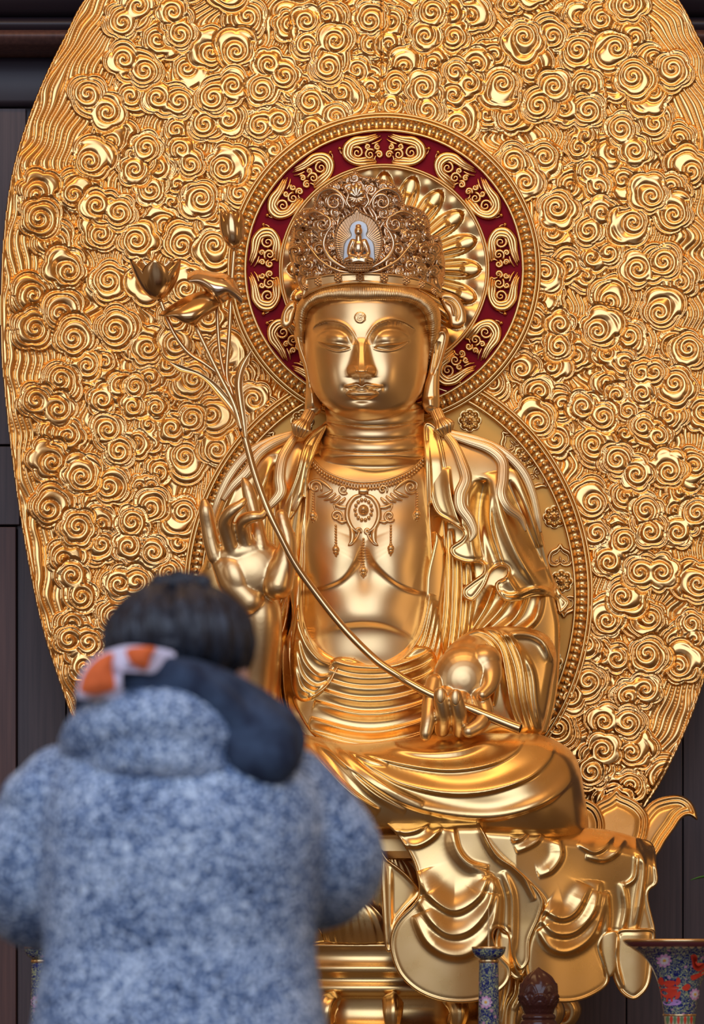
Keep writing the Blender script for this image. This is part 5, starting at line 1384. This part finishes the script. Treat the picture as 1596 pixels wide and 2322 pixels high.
# ------------------------------------------------------------------ the worshipper in front, seen from behind
DP = 3.9; kp = DP/F; YP = -D0+DP
def px_(a): return (a-CX)*kp
def pz_(b): return CAMZ+(HY-b)*kp
M_COAT = mat('boucle_wool', (0.3, 0.35, 0.45), 0, 0.95); N, L, b = nodes(M_COAT)
n1 = noise(N, L, 190, 3); r1 = ramp(N, ((0.32, (0.012, 0.022, 0.05)), (0.43, (0.065, 0.12, 0.24)), (0.51, (0.20, 0.31, 0.53)), (0.62, (0.74, 0.88, 1.0))))
n2_ = noise(N, L, 14, 3)
mx = N.new('ShaderNodeMath'); mx.operation = 'MULTIPLY_ADD'; mx.inputs[1].default_value = 0.22; L.new(n2_.outputs[0], mx.inputs[0])
md = N.new('ShaderNodeMath'); md.operation = 'SUBTRACT'; md.inputs[1].default_value = 0.11; L.new(n1.outputs[0], md.inputs[0]); L.new(md.outputs[0], mx.inputs[2])
L.new(mx.outputs[0], r1.inputs[0]); L.new(r1.outputs[0], b.inputs['Base Color'])
bp = N.new('ShaderNodeBump'); bp.inputs['Strength'].default_value = 0.6; bp.inputs['Distance'].default_value = 0.004; L.new(n1.outputs[0], bp.inputs['Height']); L.new(bp.outputs[0], b.inputs['Normal'])
M_HAIR = mat('black_hair', (0.012, 0.014, 0.022), 0, 0.36); N, L, b = nodes(M_HAIR)
n1 = noise(N, L, 9, 5, 'Object', (9, 9, 1.2)); bp = N.new('ShaderNodeBump'); bp.inputs['Strength'].default_value = 0.8; bp.inputs['Distance'].default_value = 0.012
L.new(n1.outputs[0], bp.inputs['Height']); L.new(bp.outputs[0], b.inputs['Normal'])
r1 = ramp(N, ((0.3, (0.006, 0.008, 0.014)), (0.7, (0.03, 0.04, 0.06)))); L.new(n1.outputs[0], r1.inputs[0]); L.new(r1.outputs[0], b.inputs['Base Color'])
M_FLESH = mat('flesh', (0.62, 0.36, 0.27), 0, 0.5, Subsurface_Weight=0.05)
M_NAVY = mat('navy_knit', (0.018, 0.035, 0.075), 0, 0.9); N, L, b = nodes(M_NAVY)
n1 = noise(N, L, 30, 4); r1 = ramp(N, ((0.35, (0.012, 0.022, 0.05)), (0.7, (0.05, 0.085, 0.15)))); L.new(n1.outputs[0], r1.inputs[0]); L.new(r1.outputs[0], b.inputs['Base Color'])
M_SORG = mat('orange_print', (0.85, 0.17, 0.04), 0, 0.85); M_SWHT = mat('white_print', (0.72, 0.68, 0.82), 0, 0.85)
M_TROU = mat('dark_trousers', (0.02, 0.02, 0.03), 0, 0.9); M_SHOE = mat('black_shoe', (0.015, 0.015, 0.015), 0, 0.4)
pers = empty('person', (px_(400), YP, 0), 'person seen from behind in a blue-grey flecked coat and navy scarf, head bowed', 'person')
def wb(name, chains, m, vox=0.008, smooth=6, ell=(), loft=None, parent=None):
    bg = Bag()
    for ch in chains:
        p = cr(np.array(ch, float), 5); bg.tube(p[:, :3], list(p[:, 3]), seg=28, n=1)
        for j in (p[0], p[-1]): bg.ball(*j[:3], j[3], nu=24, nv=14)
    for (x, y, z, rx, ry, rz, rot) in ell:
        b2 = Bag(); b2.ball(0, 0, 0, 1, nu=32, nv=20); V = b2.V[0]*np.array([rx, ry, rz]); c_, s_ = math.cos(rot), math.sin(rot)
        V = np.stack([x+V[:, 0]*c_-V[:, 2]*s_, y+V[:, 1], z+V[:, 0]*s_+V[:, 2]*c_], 1); bg.add(V, b2.F)
    if loft:
        n = 48; V = []; Fc = []
        for (z, x0, x1, dep, yo) in loft:
            for j in range(n):
                a = 2*PI*j/n; ca, sa = math.cos(a), math.sin(a)
                V.append(((x0+x1)/2+(x1-x0)/2*math.copysign(abs(ca)**.85, ca), YP+yo+dep*math.copysign(abs(sa)**.85, sa), z))
        for i in range(len(loft)-1):
            for j in range(n): Fc.append((i*n+j, i*n+(j+1) % n, (i+1)*n+(j+1) % n, (i+1)*n+j))
        Fc += [tuple(range(n)), tuple(range((len(loft)-1)*n, len(loft)*n))]
        bg.add(V, Fc)
    o = bg.build(name, m, parent or pers, world=True)
    r = o.modifiers.new('r', 'REMESH'); r.mode = 'VOXEL'; r.voxel_size = vox; r.use_smooth_shade = True
    s_ = o.modifiers.new('s', 'SMOOTH'); s_.factor = 0.6; s_.iterations = smooth
    return o
rows = [(1640, 250, 560, .07, .0), (1690, 180, 640, .10, .0), (1730, 120, 690, .125, .0), (1790, 96, 738, .14, -.005), (1860, 92, 744, .15, -.01), (1960, 96, 736, .15, -.01), (2070, 98, 722, .145, -.005), (2150, 100, 716, .14, 0), (2240, 84, 728, .145, 0), (2330, 70, 744, .15, 0), (2500, 56, 758, .16, 0), (2800, 40, 780, .17, 0)]
loft = [(pz_(a), px_(x0), px_(x1), d_, yo) for a, x0, x1, d_, yo in rows]
body = wb('body', [
    [(px_(430), YP+.0, pz_(1470), .06), (px_(430), YP+.0, pz_(1500), .07), (px_(430), YP, pz_(1560), .052), (px_(420), YP, pz_(1660), .055), (px_(410), YP, pz_(1800), .09)],
    [(px_(330), YP, .82, .085), (px_(320), YP, .48, .062), (px_(315), YP, .12, .042), (px_(315), YP, .06, .045)],
    [(px_(490), YP, .82, .085), (px_(500), YP, .48, .062), (px_(505), YP, .12, .042), (px_(505), YP, .06, .045)],
    [(px_(410), YP, pz_(1800), .09), (px_(410), YP, pz_(2200), .11), (px_(410), YP, .85, .12)]] + [
    [(px_(400+s_*30), YP+.30, pz_(1990), .026), (px_(400+s_*22), YP+.31, pz_(1900), .024), (px_(400+s_*16), YP+.31, pz_(1840), .016)] for s_ in (-1, 1)] + [
    [(px_(400+s_*(14+f*3)), YP+.295+.014*f, pz_(1850), .0095), (px_(400+s_*(12+f*2)), YP+.295+.014*f, pz_(1790+abs(f-1.4)*12), .0085), (px_(400+s_*8), YP+.295+.014*f, pz_(1735+abs(f-1.4)*22), .006)] for s_ in (-1, 1) for f in range(4)] + [
    [(px_(400+s_*26), YP+.28, pz_(1905), .013), (px_(400+s_*16), YP+.262, pz_(1850), .011), (px_(400+s_*10), YP+.258, pz_(1815), .008)] for s_ in (-1, 1)],
    M_FLESH, vox=.006, smooth=3, ell=[(px_(412), YP+.03, pz_(1455), .082, .105, .074, 0), (px_(545), YP+.01, pz_(1530), .012, .022, .034, .2), (px_(275), YP+.01, pz_(1530), .012, .022, .034, -.2), (px_(410), YP+.12, pz_(1455), .013, .02, .02, 0)])
coat = wb('coat', [
    [(px_(150), YP, pz_(1800), .070), (px_(90), YP+.01, pz_(1880), .072), (px_(50), YP+.03, pz_(1985), .074), (px_(75), YP+.09, pz_(2060), .062), (px_(220), YP+.2, pz_(2050), .05), (px_(350), YP+.29, pz_(2000), .045)],
    [(px_(650), YP, pz_(1800), .068), (px_(715), YP+.01, pz_(1870), .068), (px_(765), YP+.03, pz_(1945), .068), (px_(735), YP+.09, pz_(2010), .06), (px_(600), YP+.2, pz_(2030), .05), (px_(450), YP+.29, pz_(2000), .045)]],
    M_COAT, vox=.008, smooth=4, loft=loft, ell=[(px_(80), YP+.0, pz_(1800), .050, .07, .038, 0.3)])
col = wb('collar', [
    [(px_(190), YP+.02, pz_(1725), .034), (px_(215), YP-.07, pz_(1680), .040), (px_(310), YP-.115, pz_(1650), .044), (px_(420), YP-.12, pz_(1650), .044), (px_(510), YP-.09, pz_(1690), .038), (px_(570), YP+.0, pz_(1750), .03)],
    [(px_(190), YP+.02, pz_(1750), .03), (px_(260), YP-.09, pz_(1735), .034), (px_(380), YP-.125, pz_(1725), .036), (px_(490), YP-.10, pz_(1745), .034), (px_(560), YP-.02, pz_(1780), .028)]],
    M_COAT, vox=.007, smooth=5, ell=[(px_(380), YP-.03, pz_(1690), .10, .10, .05, 0)])
# hair: cap of smooth dark strands, parted, with a small tuft
def hair_mesh():
    nu_, nv_ = 160, 60; V = []; Fc = []
    cx_, cz_ = px_(405), pz_(1448)
    for i in range(nv_+1):
        v = i/nv_; ph = v*PI*0.74
        for j in range(nu_):
            a = 2*PI*j/nu_
            x = math.sin(ph)*math.cos(a); y = math.sin(ph)*math.sin(a); z = math.cos(ph)
            lim = 1.0
            st_ = 0.0025*math.cos(a*46+3*math.sin(v*5))*math.sin(ph)+0.003*math.cos(a*17+2*v)
            part = -0.010*math.exp(-((x+0.05)/.07)**2)*(1 if z > -.2 and y < .5 else .3)
            rx, ry, rz = .104+st_+part, .122+st_+part, .083+st_+part
            zz = z*rz
            fr = max(0, y)                                    # shorter over the face
            if z < -0.05 and y > 0.25: x *= 1; zz *= (1-0.75*fr)
            wobble = 0.010*math.sin(a*9)*max(0, v-0.85)/.15
            V.append((cx_+x*rx*(1.0+0.02*math.sin(3*a)), YP+.015+y*ry, cz_+zz+wobble+(.004*abs(x)*-1)))
    for i in range(nv_):
        for j in range(nu_): Fc.append((i*nu_+j, (i+1)*nu_+j, (i+1)*nu_+(j+1) % nu_, i*nu_+(j+1) % nu_))
    return V, Fc
V, Fc = hair_mesh(); bg = Bag(); bg.add(V, Fc)
for k_ in range(16):
    x = px_(380+k_*4.5); bg.tube([(x, YP-.01, pz_(1350)), (x+.004*(k_-8)*.4, YP-.02, pz_(1326)), (px_(405+(k_-8)*3), YP-.02, pz_(1305-abs(8-k_)*-1.6+(k_ % 3)*6))], [.006, .005, .0008], seg=6, n=4)
ho = bg.build('hair', M_HAIR, pers, world=True); s_ = ho.modifiers.new('t', 'SOLIDIFY'); s_.thickness = .008
# scarf
sc = wb('scarf', [
    [(px_(215), YP+.03, pz_(1640), .030), (px_(235), YP-.05, pz_(1590), .036), (px_(310), YP-.10, pz_(1560), .036), (px_(400), YP-.11, pz_(1560), .034), (px_(480), YP-.10, pz_(1580), .036), (px_(560), YP-.06, pz_(1625), .042), (px_(610), YP-.05, pz_(1680), .052)],
    [(px_(560), YP-.08, pz_(1640), .040), (px_(600), YP-.10, pz_(1690), .048), (px_(615), YP-.11, pz_(1725), .042)],
    [(px_(620), YP-.05, pz_(1640), .030), (px_(650), YP-.07, pz_(1680), .030), (px_(640), YP-.09, pz_(1730), .028)],
    [(px_(540), YP-.10, pz_(1660), .028), (px_(560), YP-.12, pz_(1720), .026), (px_(590), YP-.12, pz_(1755), .018)],
    [(px_(370), YP-.125, pz_(1520), .014), (px_(440), YP-.13, pz_(1560), .020), (px_(510), YP-.125, pz_(1610), .022), (px_(560), YP-.12, pz_(1665), .020)]],
    M_NAVY, vox=.006, smooth=4)
def patch(name, pts, y, m, th=.016):
    p = cr([(px_(a), pz_(b)) for a, b in pts], 6, True); c = p.mean(0); bg = Bag(); n = len(p); V = []; Fc = []
    for s_, yy in ((1.0, y), (.8, y-th*.7), (0.4, y-th), (.02, y-th*1.1)):
        for (a, b) in p:
            V.append((c[0]+(a-c[0])*s_, yy+(a-c[0])**2*3, c[1]+(b-c[1])*s_))
    for i in range(3):
        for j in range(n): Fc.append((i*n+j, i*n+(j+1) % n, (i+1)*n+(j+1) % n, (i+1)*n+j))
    Fc.append(tuple(range(n)))
    bg.add(V, Fc); o = bg.build(name, m, world=True); o.parent = sc; o.matrix_parent_inverse = Vector3inv(pers) if False else o.matrix_parent_inverse; return o
patch('white_border', [(196, 1596), (206, 1545), (240, 1510), (300, 1488), (360, 1490), (408, 1500), (402, 1522), (372, 1548), (330, 1545), (296, 1540), (292, 1570), (296, 1598), (250, 1606), (215, 1604)], YP-.142, M_SWHT, .018)
patch('orange_motif', [(206, 1588), (216, 1550), (244, 1518), (278, 1506), (276, 1540), (284, 1580), (262, 1592), (230, 1596)], YP-.158, M_SORG, .012)
patch('orange_motif', [(306, 1500), (340, 1492), (372, 1496), (360, 1516), (352, 1540), (318, 1530)], YP-.158, M_SORG, .012)
trs = wb('trousers', [[(px_(330), YP, .95, .10), (px_(322), YP, .5, .085), (px_(316), YP, .12, .07)], [(px_(490), YP, .95, .10), (px_(498), YP, .5, .085), (px_(504), YP, .12, .07)]], M_TROU, vox=.01, smooth=3)
for x in (315, 505):
    wb('shoe', [[(px_(x), YP-.05, .052, .05), (px_(x), YP+.06, .045, .044), (px_(x), YP+.15, .038, .037)]], M_SHOE, vox=.008, smooth=2)
